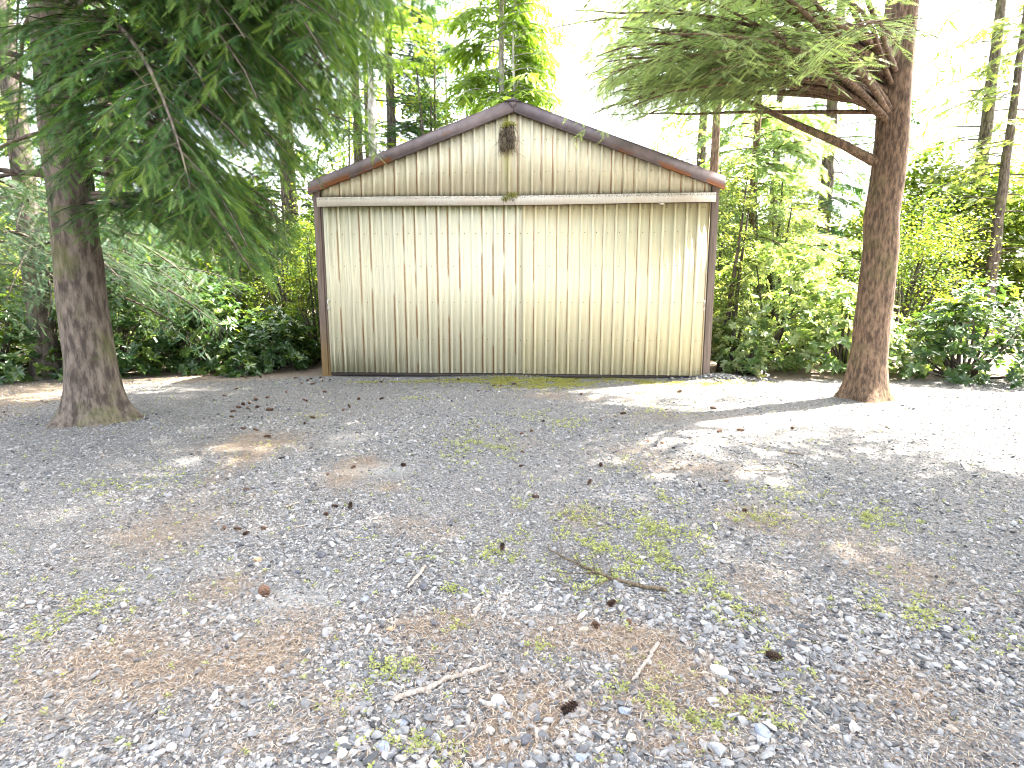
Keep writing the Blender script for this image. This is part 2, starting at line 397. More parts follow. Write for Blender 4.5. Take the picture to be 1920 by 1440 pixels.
L_(gi.outputs[0], m2p.inputs[0]); L_(m2p.outputs[0], iop.inputs['Points']); L_(ci.outputs[0], iop.inputs['Instance'])
iop.inputs['Pick Instance'].default_value = True
L_(named('pick', 'INT'), iop.inputs['Instance Index']); L_(named('rot', 'FLOAT_VECTOR'), iop.inputs['Rotation']); L_(named('scl', 'FLOAT_VECTOR'), iop.inputs['Scale'])
L_(iop.outputs[0], go.inputs[0])
gm = gro.modifiers.new('scatter', 'NODES'); gm.node_group = ng

# ---- fallen needles (one scattered mass)
XS, YS = [], []
for (a, b, d, p) in ((1.35, 3, 13000, .17), (3, 5, 8000, .13), (5, 8, 2800, .09), (8, 12.5, 900, .06)):
    x, y = rand_ground(d, a, b, RNG); f = f_litter(x, y)
    kk = RNG.random(len(x)) < np.clip(f * 1.25, p, 1); kk &= ~((shed_d(x, y) > -.05) & (np.abs(x) < 4.1)); XS.append(x[kk]); YS.append(y[kk])
x = np.concatenate(XS); y = np.concatenate(YS); n = len(x)
az = RNG.uniform(0, 6.28, n); el = RNG.normal(.05, .16, n)
D = np.stack([np.cos(az) * np.cos(el), np.sin(az) * np.cos(el), np.sin(el)], 1)
TX, TY, TZ = frame(D, np.array([0, 0, 1.0]))
TV = np.array([(-.5, -.5, 0), (.5, -.5, 0), (.5, .05, .06), (-.5, .05, .06), (0, .5, 0)], float)
TV[:, 0] *= .05; TF = np.array([(0, 1, 2), (0, 2, 3), (3, 2, 4)])
P = np.stack([x, y, gz(x, y) + RNG.uniform(.005, .022, n)], 1)
V, F = scatter(TV, TF, P, TX, TY, TZ, RNG.uniform(.018, .042, n) * np.where(y > 5, 1.5, 1))
k = NT('needle_litter')
k.bsdf(k.ramp(k.attr('tint'), [(0, (.08, .045, .028)), (.35, (.19, .125, .078)), (.7, (.32, .24, .17)), (1, (.47, .39, .30))]), .75, .25)
M['needles'] = k.m
nd_o = add('fallen_needles', make_mesh('fallen_needles', V, F, dict(tint=np.repeat(RNG.random(n), 5)), False, M['needles']))
prop(nd_o, 'brown fallen conifer needles lying in drifts on the gravel', 'needles', kind='stuff')

# ---- low weeds and moss (ground cover)
LV = np.array([(0, 0, 0), (-.32, .5, .06), (.32, .5, .06), (0, 1, -.04), (0, .5, -.03)], float)
LF = np.array([(0, 4, 1), (0, 2, 4), (1, 4, 3), (4, 2, 3)])
def weeds_geo(x, y, hgt, nl, rng, lmin, lmax):
    n = len(x); idx = np.repeat(np.arange(n), nl); m = len(idx)
    az = rng.uniform(0, 6.28, m); el = rng.uniform(-.1, .9, m)
    D = np.stack([np.cos(az) * np.cos(el), np.sin(az) * np.cos(el), np.sin(el)], 1)
    X, Y, Z = frame(D, np.array([0, 0, 1.0]) + rng.normal(0, .2, (m, 3)))
    r = rng.uniform(0, .012, m)
    P = np.stack([x[idx] + np.cos(az) * r, y[idx] + np.sin(az) * r, gz(x, y)[idx] + rng.uniform(0, 1, m) * hgt[idx]], 1)
    return scatter(LV, LF, P, X, Y, Z, rng.uniform(lmin, lmax, m)), idx
XS, YS = [], []
for (a, b, d) in ((1.35, 3, 2600), (3, 5, 2400), (5, 11.5, 1100)):
    x, y = rand_ground(d, a, b, RNG); kk = RNG.random(len(x)) < f_weed(x, y) * .62 + .006; XS.append(x[kk]); YS.append(y[kk])
x = np.concatenate(XS); y = np.concatenate(YS)
(V, F), idx = weeds_geo(x, y, RNG.uniform(.006, .035, len(x)), 12, RNG, .008, .019)
prop(add('weeds', make_mesh('weeds', V, F, dict(tint=np.repeat(RNG.random(len(x))[idx] * .7 + .3 * RNG.random(len(idx)), 5), young=np.repeat((RNG.random(len(idx)) < .2) * .8, 5)), False, M['weed'])),
     'small pale green weeds sprouting through the gravel', 'weeds', kind='stuff')
XS, YS = [], []
x, y = rand_ground(5200, 9.6, 12, RNG); kk = (RNG.random(len(x)) < f_moss(x, y) * .4) & (shed_d(x, y) < -.03); x, y = x[kk], y[kk]
(V, F), idx = weeds_geo(x, y, RNG.uniform(.004, .022, len(x)), 6, RNG, .012, .026)
prop(add('moss_cover', make_mesh('moss_cover', V, F, dict(tint=np.repeat(RNG.random(len(idx)), 5), young=np.repeat((RNG.random(len(idx)) < .3) * .6, 5)), False, M['moss'])),
     'yellow green moss strip along the foot of the shed doors', 'moss', kind='stuff')

# ================================================================== SHED
YAW = -0.0617; RIB = .2286
shed = empty('metal_shed', (0, 11.812, 0), 'cream ribbed metal shed with two sliding doors and rusty brown trim', 'shed', rz=YAW)
def shed_pt(lx, ly, lz): return Vector((0, 11.812, 0)) + Matrix.Rotation(YAW, 3, 'Z') @ Vector((lx, ly, lz))
XL, XR, XA = -4.0645, 4.0643, .0235
ZR = lambda x: 5.42 - (abs(x - XA)) * .362           # underside line of the roof along the gable
DEPTH = 9.0

def paint(name, base, dirt, rust_col, ph, rust_p, mode):
    """ribbed painted sheet: rust runs beside ribs, grime streaks, algae, painted rib shade; coordinates are the shed's own"""
    k = NT(name); o = k.xyz(k.n('TexCoord').outputs['Object']); X, Z = o[0], o[2]
    u = k.math('DIVIDE', k.math('SUBTRACT', X, ph), RIB); idx = k.math('FLOOR', u); loc = k.math('FRACT', u)
    rnd = k.white(idx); rnd2 = k.white(k.math('ADD', idx, 71.3)); rnd3 = k.white(k.math('ADD', idx, 13.7))
    v = k.vec(k.math('MULTIPLY', X, 90), 0, k.math('MULTIPLY', Z, 1.3))
    g = k.noise(v, 1, 4, .6)
    big = k.noise(k.vec(k.math('MULTIPLY', X, 2.2), 0, k.math('MULTIPLY', Z, .8)), 1, 3)
    c = k.mix(k.ss(g, .35, .75), base, tuple(b * d for b, d in zip(base, dirt)))
    c = k.mix(k.math('MULTIPLY', k.ss(big, .42, .7), .45), c, tuple(b * f for b, f in zip(base, (.86, .86, .92))))
    # fine darker line along the pressed bend at mid-pan
    midl = k.math('ABSOLUTE', k.math('SUBTRACT', loc, .60))
    c = k.mix(k.math('MULTIPLY', k.ss(midl, .018, .0), .45), c, tuple(b * .55 for b in base))
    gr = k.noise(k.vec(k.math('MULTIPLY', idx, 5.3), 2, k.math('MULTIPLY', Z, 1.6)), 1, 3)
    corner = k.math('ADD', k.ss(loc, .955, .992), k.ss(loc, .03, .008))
    c = k.mix(k.math('MULTIPLY', corner, k.math('MULTIPLY', rnd3, k.math('MULTIPLY_ADD', k.ss(gr, .3, .7), .5, .3))), c, (.19, .15, .10))  # shadowed rib side painted as a narrow dark line
    # rust runs
    wob = k.math('MULTIPLY', k.math('SUBTRACT', k.noise(k.vec(idx, 0, k.math('MULTIPLY', Z, 5)), 1, 3), .5), .08)
    cen = k.math('ADD', k.math('MULTIPLY_ADD', rnd2, .07, .885 if mode != 'right' else .955), wob)
    dist = k.math('ABSOLUTE', k.math('SUBTRACT', loc, cen))
    seg = k.noise(k.vec(k.math('MULTIPLY', idx, 7.31), 0, k.math('MULTIPLY', Z, .85)), 1, 2)
    has = k.math('GREATER_THAN', rnd, 1 - rust_p)
    w = {'left': .10, 'right': .05, 'gable': .065}[mode]
    edge = k.math('ADD', dist, k.math('MULTIPLY', k.math('SUBTRACT', k.noise(k.vec(k.math('MULTIPLY', X, 160), 0, k.math('MULTIPLY', Z, 9)), 1, 4, .7), .5), w * 1.5))
    rm = k.math('MULTIPLY', k.ss(edge, w, w * .35), k.math('MULTIPLY', has, k.ss(seg, .40, .50)))
    rc = k.mix(k.noise(k.vec(k.math('MULTIPLY', X, 70), 0, k.math('MULTIPLY', Z, 6)), 1, 4), rust_col[0], rust_col[1])
    c = k.mix(k.math('MULTIPLY', rm, .92), c, rc)
    # second, faint run
    d2 = k.math('ABSOLUTE', k.math('SUBTRACT', loc, k.math('MULTIPLY_ADD', rnd3, .55, .25)))
    s2 = k.noise(k.vec(k.math('MULTIPLY', idx, 3.77), 5, k.math('MULTIPLY', Z, 1.3)), 1, 2)
    c = k.mix(k.math('MULTIPLY', k.math('MULTIPLY', k.ss(d2, .05, 0), k.ss(s2, .52, .66)), .45), c, rc)
    if mode == 'left':
        far = k.ss(X, -1.2, -3.6)
        top = k.ss(k.math('ADD', Z, k.math('MULTIPLY', g, .38)), 3.46, 3.70)
        c = k.mix(k.math('MULTIPLY', top, .75), c, (.23, .22, .05))
        bot = k.math('MULTIPLY', k.ss(k.math('SUBTRACT', Z, k.math('MULTIPLY', g, 1.9)), -.3, -.95), far)
        c = k.mix(k.math('MULTIPLY', bot, .8), c, (.17, .17, .085))
        gs = k.math('MULTIPLY', k.math('MULTIPLY', k.ss(g, .5, .72), far), .6); c = k.mix(gs, c, (.26, .25, .19))
    elif mode == 'right':
        top = k.ss(k.math('ADD', Z, k.math('MULTIPLY', g, .5)), 3.25, 3.7)
        c = k.mix(k.math('MULTIPLY', top, .5), c, (.40, .28, .08))
    else:
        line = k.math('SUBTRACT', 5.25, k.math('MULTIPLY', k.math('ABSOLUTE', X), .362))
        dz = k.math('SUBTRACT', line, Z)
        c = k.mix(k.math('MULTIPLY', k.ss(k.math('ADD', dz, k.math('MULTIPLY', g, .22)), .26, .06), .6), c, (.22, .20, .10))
        bot = k.ss(k.math('SUBTRACT', Z, k.math('MULTIPLY', g, .22)), 3.66, 3.56); c = k.mix(k.math('MULTIPLY', bot, .55), c, (.10, .10, .08))
        nm = k.math('MULTIPLY', k.ss(k.math('ADD', k.math('ABSOLUTE', k.math('ADD', X, .10)), k.math('MULTIPLY', g, .12)), .19, .07), k.ss(Z, 3.5, 4.5))
        c = k.mix(k.math('MULTIPLY', nm, .6), c, (.46, .43, .12))
    wav = k.noise(k.vec(k.math('MULTIPLY', X, 3.5), 0, k.math('MULTIPLY', Z, 1.6)), 1, 2)
    k.bsdf(c, k.math('MULTIPLY_ADD', g, .2, .38), .45, k.bump(k.math('MULTIPLY_ADD', g, .08, wav), .25, .05)); return k.m
XS0 = .205
CREAM = (.60, .565, .44)
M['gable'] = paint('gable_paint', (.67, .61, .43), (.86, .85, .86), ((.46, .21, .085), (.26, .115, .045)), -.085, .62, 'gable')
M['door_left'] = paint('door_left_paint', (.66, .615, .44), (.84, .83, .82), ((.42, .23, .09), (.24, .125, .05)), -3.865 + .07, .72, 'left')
M['door_right'] = paint('door_right_paint', (.67, .60, .40), (.92, .90, .86), ((.44, .21, .07), (.25, .115, .042)), XS0 + .02, .7, 'right')  # warm light bounced off the sunny gravel is mixed into this base colour
def trim_mat(name, base, rust=1.0):
    k = NT(name); tc = k.n('TexCoord').outputs['Object']; o = k.xyz(tc)
    n = k.noise(tc, 3.2, 4, .6); n2 = None
    c = k.mix(k.ss(n, .3, .7), base, tuple(b * .62 for b in base))
    line = k.math('SUBTRACT', k.math('SUBTRACT', 5.42, k.math('MULTIPLY', k.math('ABSOLUTE', o[0]), .362)), o[2])
    n2 = k.noise(k.vec(k.math('MULTIPLY', o[0], 1.5), 0, k.math('MULTIPLY', line, 5)), 1.4, 5, .65)
    low = k.ss(line, .06, .17)
    far = k.ss(k.math('ABSOLUTE', o[0]), .6, 3.6)
    rm = k.math('MULTIPLY', k.math('MULTIPLY', k.ss(k.math('ADD', n2, k.math('MULTIPLY', far, .17)), .61, .69), low), rust)
    c = k.mix(rm, c, k.mix(n, (.33, .125, .04), (.18, .075, .04)))
    k.bsdf(c, .5, .35, k.bump(n2, .08, .005)); return k.m
M['trim'] = trim_mat('rake_trim_paint', (.19, .148, .148))
def post_mat(name):
    k = NT(name); tc = k.n('TexCoord').outputs['Object']; o = k.xyz(tc)
    n = k.noise(k.vec(k.math('MULTIPLY', o[0], 22), 0, k.math('MULTIPLY', o[2], 1.4)), 1, 5, .65)
    c = k.mix(k.ss(n, .3, .7), (.20, .15, .125), (.12, .088, .07))
    lw = k.math('MULTIPLY', k.ss(k.math('ADD', o[2], k.math('MULTIPLY', n, .8)), 1.9, .5), k.ss(o[0], 0, -1))
    c = k.mix(k.math('MULTIPLY', lw, .7), c, (.17, .10, .02))
    k.bsdf(c, .6, .3, k.bump(n, .08, .004)); return k.m
M['post'] = post_mat('post_paint')
k = NT('header_paint'); tc = k.n('TexCoord').outputs['Object']; o = k.xyz(tc)
g = k.noise(k.vec(k.math('MULTIPLY', o[0], 25), 0, k.math('MULTIPLY', o[2], 4)), 1, 4, .65); b_ = k.noise(tc, 1.7, 3)
c = k.mix(k.ss(g, .35, .7), (.60, .56, .48), (.52, .48, .41)); c = k.mix(k.math('MULTIPLY', k.ss(b_, .45, .7), .4), c, (.52, .42, .33))
spk = k.noise(tc, 60, 4, .7)
edge = k.ss(o[2], 3.56, 3.63); c = k.mix(k.math('MULTIPLY', k.ss(k.math('ADD', spk, k.math('MULTIPLY', edge, .22)), .66, .78), .8), c, (.13, .11, .09))
k.bsdf(c, .55, .35, k.bump(g, .05, .003)); M['header'] = k.m
k = NT('dark_metal'); k.bsdf(k.mix(k.noise(k.n('TexCoord').outputs['Object'], 12, 4), (.03, .027, .025), (.08, .065, .055)), .6, .3); M['dark'] = k.m
k = NT('screw_metal'); k.bsdf((.05, .042, .038), .5, .5); M['screw'] = k.m
k = NT('white_handle'); k.bsdf(k.mix(k.noise(k.n('TexCoord').outputs['Object'], 40, 3), (.75, .74, .70), (.5, .47, .42)), .45, .5); M['white'] = k.m
k = NT('galvanised'); tc = k.n('TexCoord').outputs['Object']; k.bsdf(k.mix(k.noise(tc, 3, 4), (.34, .33, .31), (.22, .20, .17)), .5, .4); M['roofing'] = k.m

def ribbed(mb, x0, x1, ph, zb, zt, y, m=0, rw=.052, rt=.034, rh=.034, pinch=.004):
    """ribbed sheet in the XZ plane facing -y; zb, zt functions of x; ribs start at ph + n*RIB"""
    xs = [(x0, 0.0)]
    n0 = math.floor((x0 - ph) / RIB) - 1
    for n in range(n0, n0 + 60):
        a = ph + n * RIB
        for dx, d in ((0, 0), ((rw - rt) / 2, rh), ((rw + rt) / 2, rh), (rw, 0), (.128, 0), (.137, pinch), (.146, 0)):
            if x0 + .002 < a + dx < x1 - .002: xs.append((a + dx, d))
    xs.append((x1, 0.0)); xs.sort()
    top = [(x, y - d, zt(x)) for x, d in xs]; bot = [(x, y - d, zb(x)) for x, d in xs]
    # mid rows let long sheets stay flat but give real thickness at the back
    n = len(xs); V = bot + top + [(x, y - d + .0016, z) for (x, d), (_, _, z) in zip(xs, bot)] + [(x, y - d + .0016, z) for (x, d), (_, _, z) in zip(xs, top)]
    Q = [(i, i + 1, n + i + 1, n + i) for i in range(n - 1)] + [(2*n + i + 1, 2*n + i, 3*n + i, 3*n + i + 1) for i in range(n - 1)]
    Q += [(i + 1, i, 2*n + i, 2*n + i + 1) for i in range(n - 1)] + [(n + i, n + i + 1, 3*n + i + 1, 3*n + i) for i in range(n - 1)]
    Q += [(0, n, 3*n, 2*n), (n - 1, 2*n + n - 1 + 0, 3*n + n - 1, n + n - 1)]
    mb.raw(V, Q, m=m)
def screws(mb, x0, x1, ph, zs, y, m=1, off=.092, limit=None):
    n0 = math.floor((x0 - ph) / RIB) - 1
    for n in range(n0, n0 + 60):
        cx = ph + n * RIB + off
        if not (x0 + .02 < cx < x1 - .02): continue
        for z_ in zs:
            if limit and z_ > limit(cx) - .06: continue
            jx, jz = random.uniform(-.006, .006), random.uniform(-.008, .008)
            a = np.arange(6) / 6 * 6.283
            ring = [(cx + jx + .0085 * math.cos(t), y - .001, z_ + jz + .0085 * math.sin(t)) for t in a]
            fr = [(cx + jx + .0055 * math.cos(t), y - .008, z_ + jz + .0055 * math.sin(t)) for t in a]
            mb.raw(ring + fr, [(i, (i + 1) % 6, 6 + (i + 1) % 6, 6 + i) for i in range(6)], [(6, 6 + i, 6 + i + 1) for i in range(1, 5)], m)

# gable wall above the track
mb = MB(); GPH = -.085
ribbed(mb, XL + .15, XR - .15, GPH, lambda x: 3.655 + .0 * x, lambda x: ZR(x) - .02, -.02)
screws(mb, XL + .17, XR - .17, GPH, (3.70, 4.12, 4.72), -.02, 1, .085, ZR)
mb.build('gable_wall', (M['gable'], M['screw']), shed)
# corner posts (L shaped trim with an inner jamb strip)
for side, xo in ((-1, XL), (1, XR)):
    mb = MB(); s = -side
    xa, xb = sorted((xo, xo + s * .135)); mb.box((xa, -.075, -.03), (xb, -.015, ZR(xo) - .02))
    xa, xb = sorted((xo, xo + s * .02)); mb.box((xa, -.012, -.03), (xb, .12, ZR(xo) - .03))
    xa, xb = sorted((xo + s * .139, xo + s * .187)); mb.box((xa, -.055, -.02), (xb, .02, 3.64))
    if side > 0: mb.box((XR - .138, -.079, 3.03), (XR - .001, -.0755, 3.045))
    mb.build('corner_post', M['post'], shed, bevel=.004)
# door track cover: sloped top, slightly lifted towards the right end
def hz(x): return .006 * math.sin((x + 4) * 1.1)
mb = MB(); N = 14; xs = np.linspace(-3.952, 3.975, N)
prof = [(-.02, 3.672), (-.17, 3.648), (-.178, 3.625), (-.178, 3.470), (-.165, 3.468), (-.165, 3.62), (-.02, 3.655)]
V = [(x_, py, pz + hz(x_) + (.006 if x_ > 0 else 0) * x_ * .6) for x_ in xs for (py, pz) in prof]
Kp = len(prof); Q = [(a * Kp + j, a * Kp + (j + 1) % Kp, (a + 1) * Kp + (j + 1) % Kp, (a + 1) * Kp + j) for a in range(N - 1) for j in range(Kp)]
for e in (0, (N - 1) * Kp): Q += [(e, e + 1, e + 5, e + 6), (e + 1, e + 2, e + 4, e + 5) if True else None]; Q += [(e + 2, e + 3, e + 4, e + 4)] if False else []
mb.raw(V, Q, [t for e in (0, (N - 1) * Kp) for t in ((e + 2, e + 3, e + 4),)])
mb.box((2.9, -.172, 3.452), (2.98, -.1, 3.4685 + .01))
mb.build('track_cover', M['header'], shed)
mb = MB(); mb.box((-3.9, -.10, 3.49), (3.93, -.03, 3.61)); mb.build('door_track', M['dark'], shed)
# sliding doors
def door(name, x0, x1, ph, mats, zb, zt, tilt, handle_x, hside, yoff):
    mb = MB()
    ribbed(mb, x0, x1, ph, zb, zt, -.085 + yoff)
    rows = (.145, .78, 1.55, 2.28, 2.93, 3.40)
    screws(mb, x0, x1, ph, rows, -.085 + yoff)
    for z_ in rows:                                           # screws of the sheet edge by the meeting stile
        for ex in (((x1 - .03),) if hside < 0 else (x1 - .09,)):
            mb.raw([(ex + .009 * math.cos(t), -.086 + yoff, z_ + .009 * math.sin(t)) for t in np.arange(6) / 6 * 6.283], None, [(0, i, i + 1) for i in range(1, 5)], 1)
    d = mb.build(name, mats, shed)
    # frame rails behind the sheet
    fb = MB(); zt_ = zt(x0) - .02
    fb.box((x0 + .01, -.078 + yoff, zb(x0) + .0), (x1 - .01, -.045 + yoff, zb(x0) + .045))
    fb.box((x0 + .01, -.078 + yoff, zb(x0) + .05), (x0 + .05, -.045 + yoff, zt_))
    fb.box((x1 - .05, -.078 + yoff, zb(x0) + .05), (x1 - .01, -.045 + yoff, zt_))
    fb.build('door_frame', M['dark'], d)
    hb = MB(); zc = 1.50; yy = -.09 + yoff
    hb.tube([(handle_x, yy - .004, zc + .085), (handle_x, yy - .045, zc + .075), (handle_x, yy - .055, zc), (handle_x, yy - .045, zc - .075), (handle_x, yy - .004, zc - .085)], .014, 8)
    hb.box((handle_x - .022, yy - .012, zc + .065), (handle_x + .022, yy + .002, zc + .105)); hb.box((handle_x - .022, yy - .012, zc - .105), (handle_x + .022, yy + .002, zc - .065))
    hb.build('door_handle', M['white'], d, smooth=False)
    return d
XS_ = .205
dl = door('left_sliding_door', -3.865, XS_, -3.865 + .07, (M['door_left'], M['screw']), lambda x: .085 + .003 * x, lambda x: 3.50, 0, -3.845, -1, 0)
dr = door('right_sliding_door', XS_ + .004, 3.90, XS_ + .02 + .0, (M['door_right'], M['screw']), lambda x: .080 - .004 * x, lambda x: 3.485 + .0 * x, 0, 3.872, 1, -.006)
dl.name = 'sliding_door'; dr.name = 'sliding_door'
dl['label'] = 'greyer left door with rust and algae stains'; dr['label'] = 'right door with thin rust lines and warm bounced light in its paint'
# dark strip standing in for gap shade under the doors + closed body (side walls, back, roof)
mb = MB(); mb.box((-3.85, -.05, .0), (3.86, -.02, .075)); mb.build('gap_shade', M['dark'], shed)
mb = MB()
mb.box((XL + .001, .13, -.05), (XL + .03, DEPTH, ZR(XL) - .04)); mb.box((XR - .03, .13, -.05), (XR - .001, DEPTH, ZR(XR) - .04))
mb.prism([(XL + .04, DEPTH - .04, -.05), (XR - .04, DEPTH - .04, -.05), (XR - .04, DEPTH - .04, ZR(XR) - .05), (XA, DEPTH - .04, ZR(XA) - .05), (XL + .04, DEPTH - .04, ZR(XL) - .05)], (0, .035, 0))
for yy in np.arange(.3, DEPTH - .1, RIB):                    # ribs of the side walls
    for xx, s in ((XL, -1), (XR, 1)):
        mb.prism([(xx, yy, 0), (xx + s * .02, yy + .01, 0), (xx + s * .02, yy + .036, 0), (xx, yy + .046, 0)], (0, 0, ZR(XL) - .06))
mb.build('side_wall', M['gable'], shed)
mb = MB()
for s, xe in ((-1, XL - .07), (1, XR + .07)):
    top = [(XA, -.10, ZR(XA) + .02), (xe, -.10, ZR(xe) + .02)]
    P4 = [top[0], top[1], (top[1][0], -.10, top[1][2] - .025), (XA, -.10, ZR(XA) - .005)]
    mb.prism(P4 if s < 0 else P4[::-1], (0, DEPTH + .2, 0))
mb.build('roof', M['roofing'], shed)
for s, xe in ((-1, XL - .075), (1, XR + .085)):
    mb = MB()
    n_ = 2; xs = np.linspace(XA, xe, n_)
    for a, b in zip(xs[:-1], xs[1:]):
        q = [(a, -.145, ZR(a) + .035), (b, -.145, ZR(b) + .035), (b, -.145, ZR(b) - .185), (a, -.145, ZR(a) - .185)]
        mb.prism(q if s < 0 else q[::-1], (0, .035, 0))
        q = [(a, -.15, ZR(a) + .040), (b, -.15, ZR(b) + .040), (b, -.15, ZR(b) + .0355), (a, -.15, ZR(a) + .0355)]
        mb.prism(q if s < 0 else q[::-1], (0, .22, 0))
        q = [(a, -.152, ZR(a) - .186), (b, -.152, ZR(b) - .186), (b, -.152, ZR(b) - .193), (a, -.152, ZR(a) - .193)]
        mb.prism(q if s < 0 else q[::-1], (0, .13, 0))
    jx = XA + (xe - XA) * (.36 if s < 0 else .42)
    mb.prism([(jx, -.1475, ZR(jx) + .03), (jx + .012, -.1475, ZR(jx) + .03), (jx + .018, -.1475, ZR(jx) - .18), (jx + .006, -.1475, ZR(jx) - .18)], (0, .002, 0))
    mb.build('rake_trim', M['trim'], shed)
mb = MB()
mb.prism([(XA - .17, -.17, ZR(XA) - .02), (XA, -.17, ZR(XA) + .055), (XA + .17, -.17, ZR(XA) - .02), (XA, -.17, ZR(XA) + .045)], (0, DEPTH + .25, 0))
mb.prism([(XA - .10, -.156, ZR(XA) + .005), (XA, -.156, ZR(XA) + .046), (XA + .10, -.156, ZR(XA) + .005), (XA, -.156, ZR(XA) - .15)][::-1], (0, .0035, 0))
mb.build('ridge_cap', M['trim'], shed)

# ---- mossy nest on the gable, moss clump on the track cover
def strand_mass(mb, n, cx, cz, w, h, y, rng, m=0, up=False):
    for _ in range(n):
        x0 = cx + rng.uniform(-.5, .5) * w; z0 = cz + rng.uniform(-.3, .5) * h; y0 = y - rng.uniform(0, .16)
        L = rng.uniform(.25, .8) * h; P = [(x0, y0, z0)]
        a = rng.normal(0, .25)
        for t in range(4):
            a = .6 * a + rng.normal(0, .3); P.append((P[-1][0] + math.sin(a) * L / 4, P[-1][1] + rng.normal(0, .015), P[-1][2] - abs(math.cos(a)) * L / 4))
        mb.tube(P, np.linspace(.006, .002, 5), 3, m)
rng = np.random.default_rng(5)
nest = empty('bird_nest', tuple(shed_pt(-.07, -.03, 4.76)), 'shaggy mossy bird nest of dark roots high on the shed gable', 'bird nest', rz=YAW)
mb = MB()
for _ in range(26):
    c_ = (rng.uniform(-.10, .08), rng.uniform(-.15, -.02), rng.uniform(-.22, .18)); r_ = rng.uniform(.04, .085)
    V_, Q_, T_ = tube_geo([(c_[0], c_[1], c_[2] - r_), (c_[0] + .01, c_[1], c_[2] - r_ * .4), (c_[0], c_[1] - .005, c_[2] + r_ * .5), (c_[0], c_[1], c_[2] + r_)], [r_ * .3, r_, r_ * .95, r_ * .3], 7); mb.raw(V_, Q_, T_)
k = NT('nest_roots'); k.bsdf(k.mix(k.noise(k.n('TexCoord').outputs['Object'], 30, 4), (.02, .017, .016), (.11, .085, .06)), .95, .1); M['roots'] = k.m
k = NT('nest_straw'); k.bsdf(k.mix(k.noise(k.n('TexCoord').outputs['Object'], 55, 3), (.10, .075, .05), (.36, .29, .20)), .9, .1); M['straw'] = k.m
mb.build('core', M['roots'], nest)
mb = MB(); strand_mass(mb, 170, -.03, -.02, .27, .40, -.02, rng); strand_mass(mb, 30, .11, -.05, .06, .5, -.02, rng); mb.build('hanging_roots', M['straw'], nest)
def tuft_mass(n, cx, cy, cz, rx, ry, rz, s, rng):
    P = np.stack([cx + rng.normal(0, .45, n) * rx, cy - np.abs(rng.normal(0, .5, n)) * ry, cz + rng.uniform(-1, 1, n) * rz], 1)
    D = nrm(rng.normal(size=(n, 3)) + np.array([0, -.5, .5])); X, Y, Z = frame(D, rng.normal(size=(n, 3)))
    V, F = scatter(LV * np.array([.7, 1, 1]), LF, P, X, Y, Z, rng.uniform(.5, 1.3, n) * s)
    return V, F, dict(tint=np.repeat(rng.random(n), 5), young=np.repeat((rng.random(n) < .35) * .9, 5))
V, F, A = tuft_mass(1100, .0, .0, .22, .15, .17, .05, .03, rng); add('moss_top', make_mesh('moss_top', V, F, A, False, M['moss']), nest)
clump = empty('moss_clump', tuple(shed_pt(-.02, -.17, 3.63)), 'green moss clump hanging over the middle of the door track cover', 'moss clump', rz=YAW)
V, F, A = tuft_mass(420, .03, .0, .015, .13, .05, .05, .026, rng); add('tuft', make_mesh('tuft', V, F, A, False, M['moss']), clump)
V, F, A = tuft_mass(260, -.10, -.012, -.05, .11, .04, .035, .024, rng); add('dark_tuft', make_mesh('dark_tuft', V, F, A, False, M['weed']), clump)
mb = MB(); strand_mass(mb, 14, .0, -.06, .3, .16, -.012, rng); mb.build('strands', M['stick_dark'], clump)

# ================================================================== VEGETATION
def twig_template(n, lift=.25, w=.05, L=.30, ang=48):
    V, F = [], []
    def needle(y, side, ln, z=0.0, a=ang):
        a = R(a); d = np.array([side * math.sin(a), math.cos(a), z]); p = np.array([0, y, 0.0]); q = np.array([0, w, 0])
        b = len(V); V.extend([p - q, p + q, p + d * ln]); F.append((b, b + 1, b + 2))
    for i in range(n):
        y = .04 + .86 * i / n; ln = L * (1 - .5 * (i / n) ** 2)
        needle(y, 1, ln); needle(y + .02, -1, ln)
        if lift and i % 2 == 0: needle(y, random.choice((-.5, .5)), ln * .8, lift, 40)
    b = len(V); V.extend([np.array([-w, .8, 0]), np.array([w, .8, 0]), np.array([0, 1.05, 0])]); F.append((b, b + 1, b + 2))
    return np.array(V, float), np.array(F)
TW_FINE = twig_template(10, .25, .024, .21, 50); TW_MID = twig_template(5, .3, .085, .36); TW_CEDAR = twig_template(6, 0, .085, .30, 38)

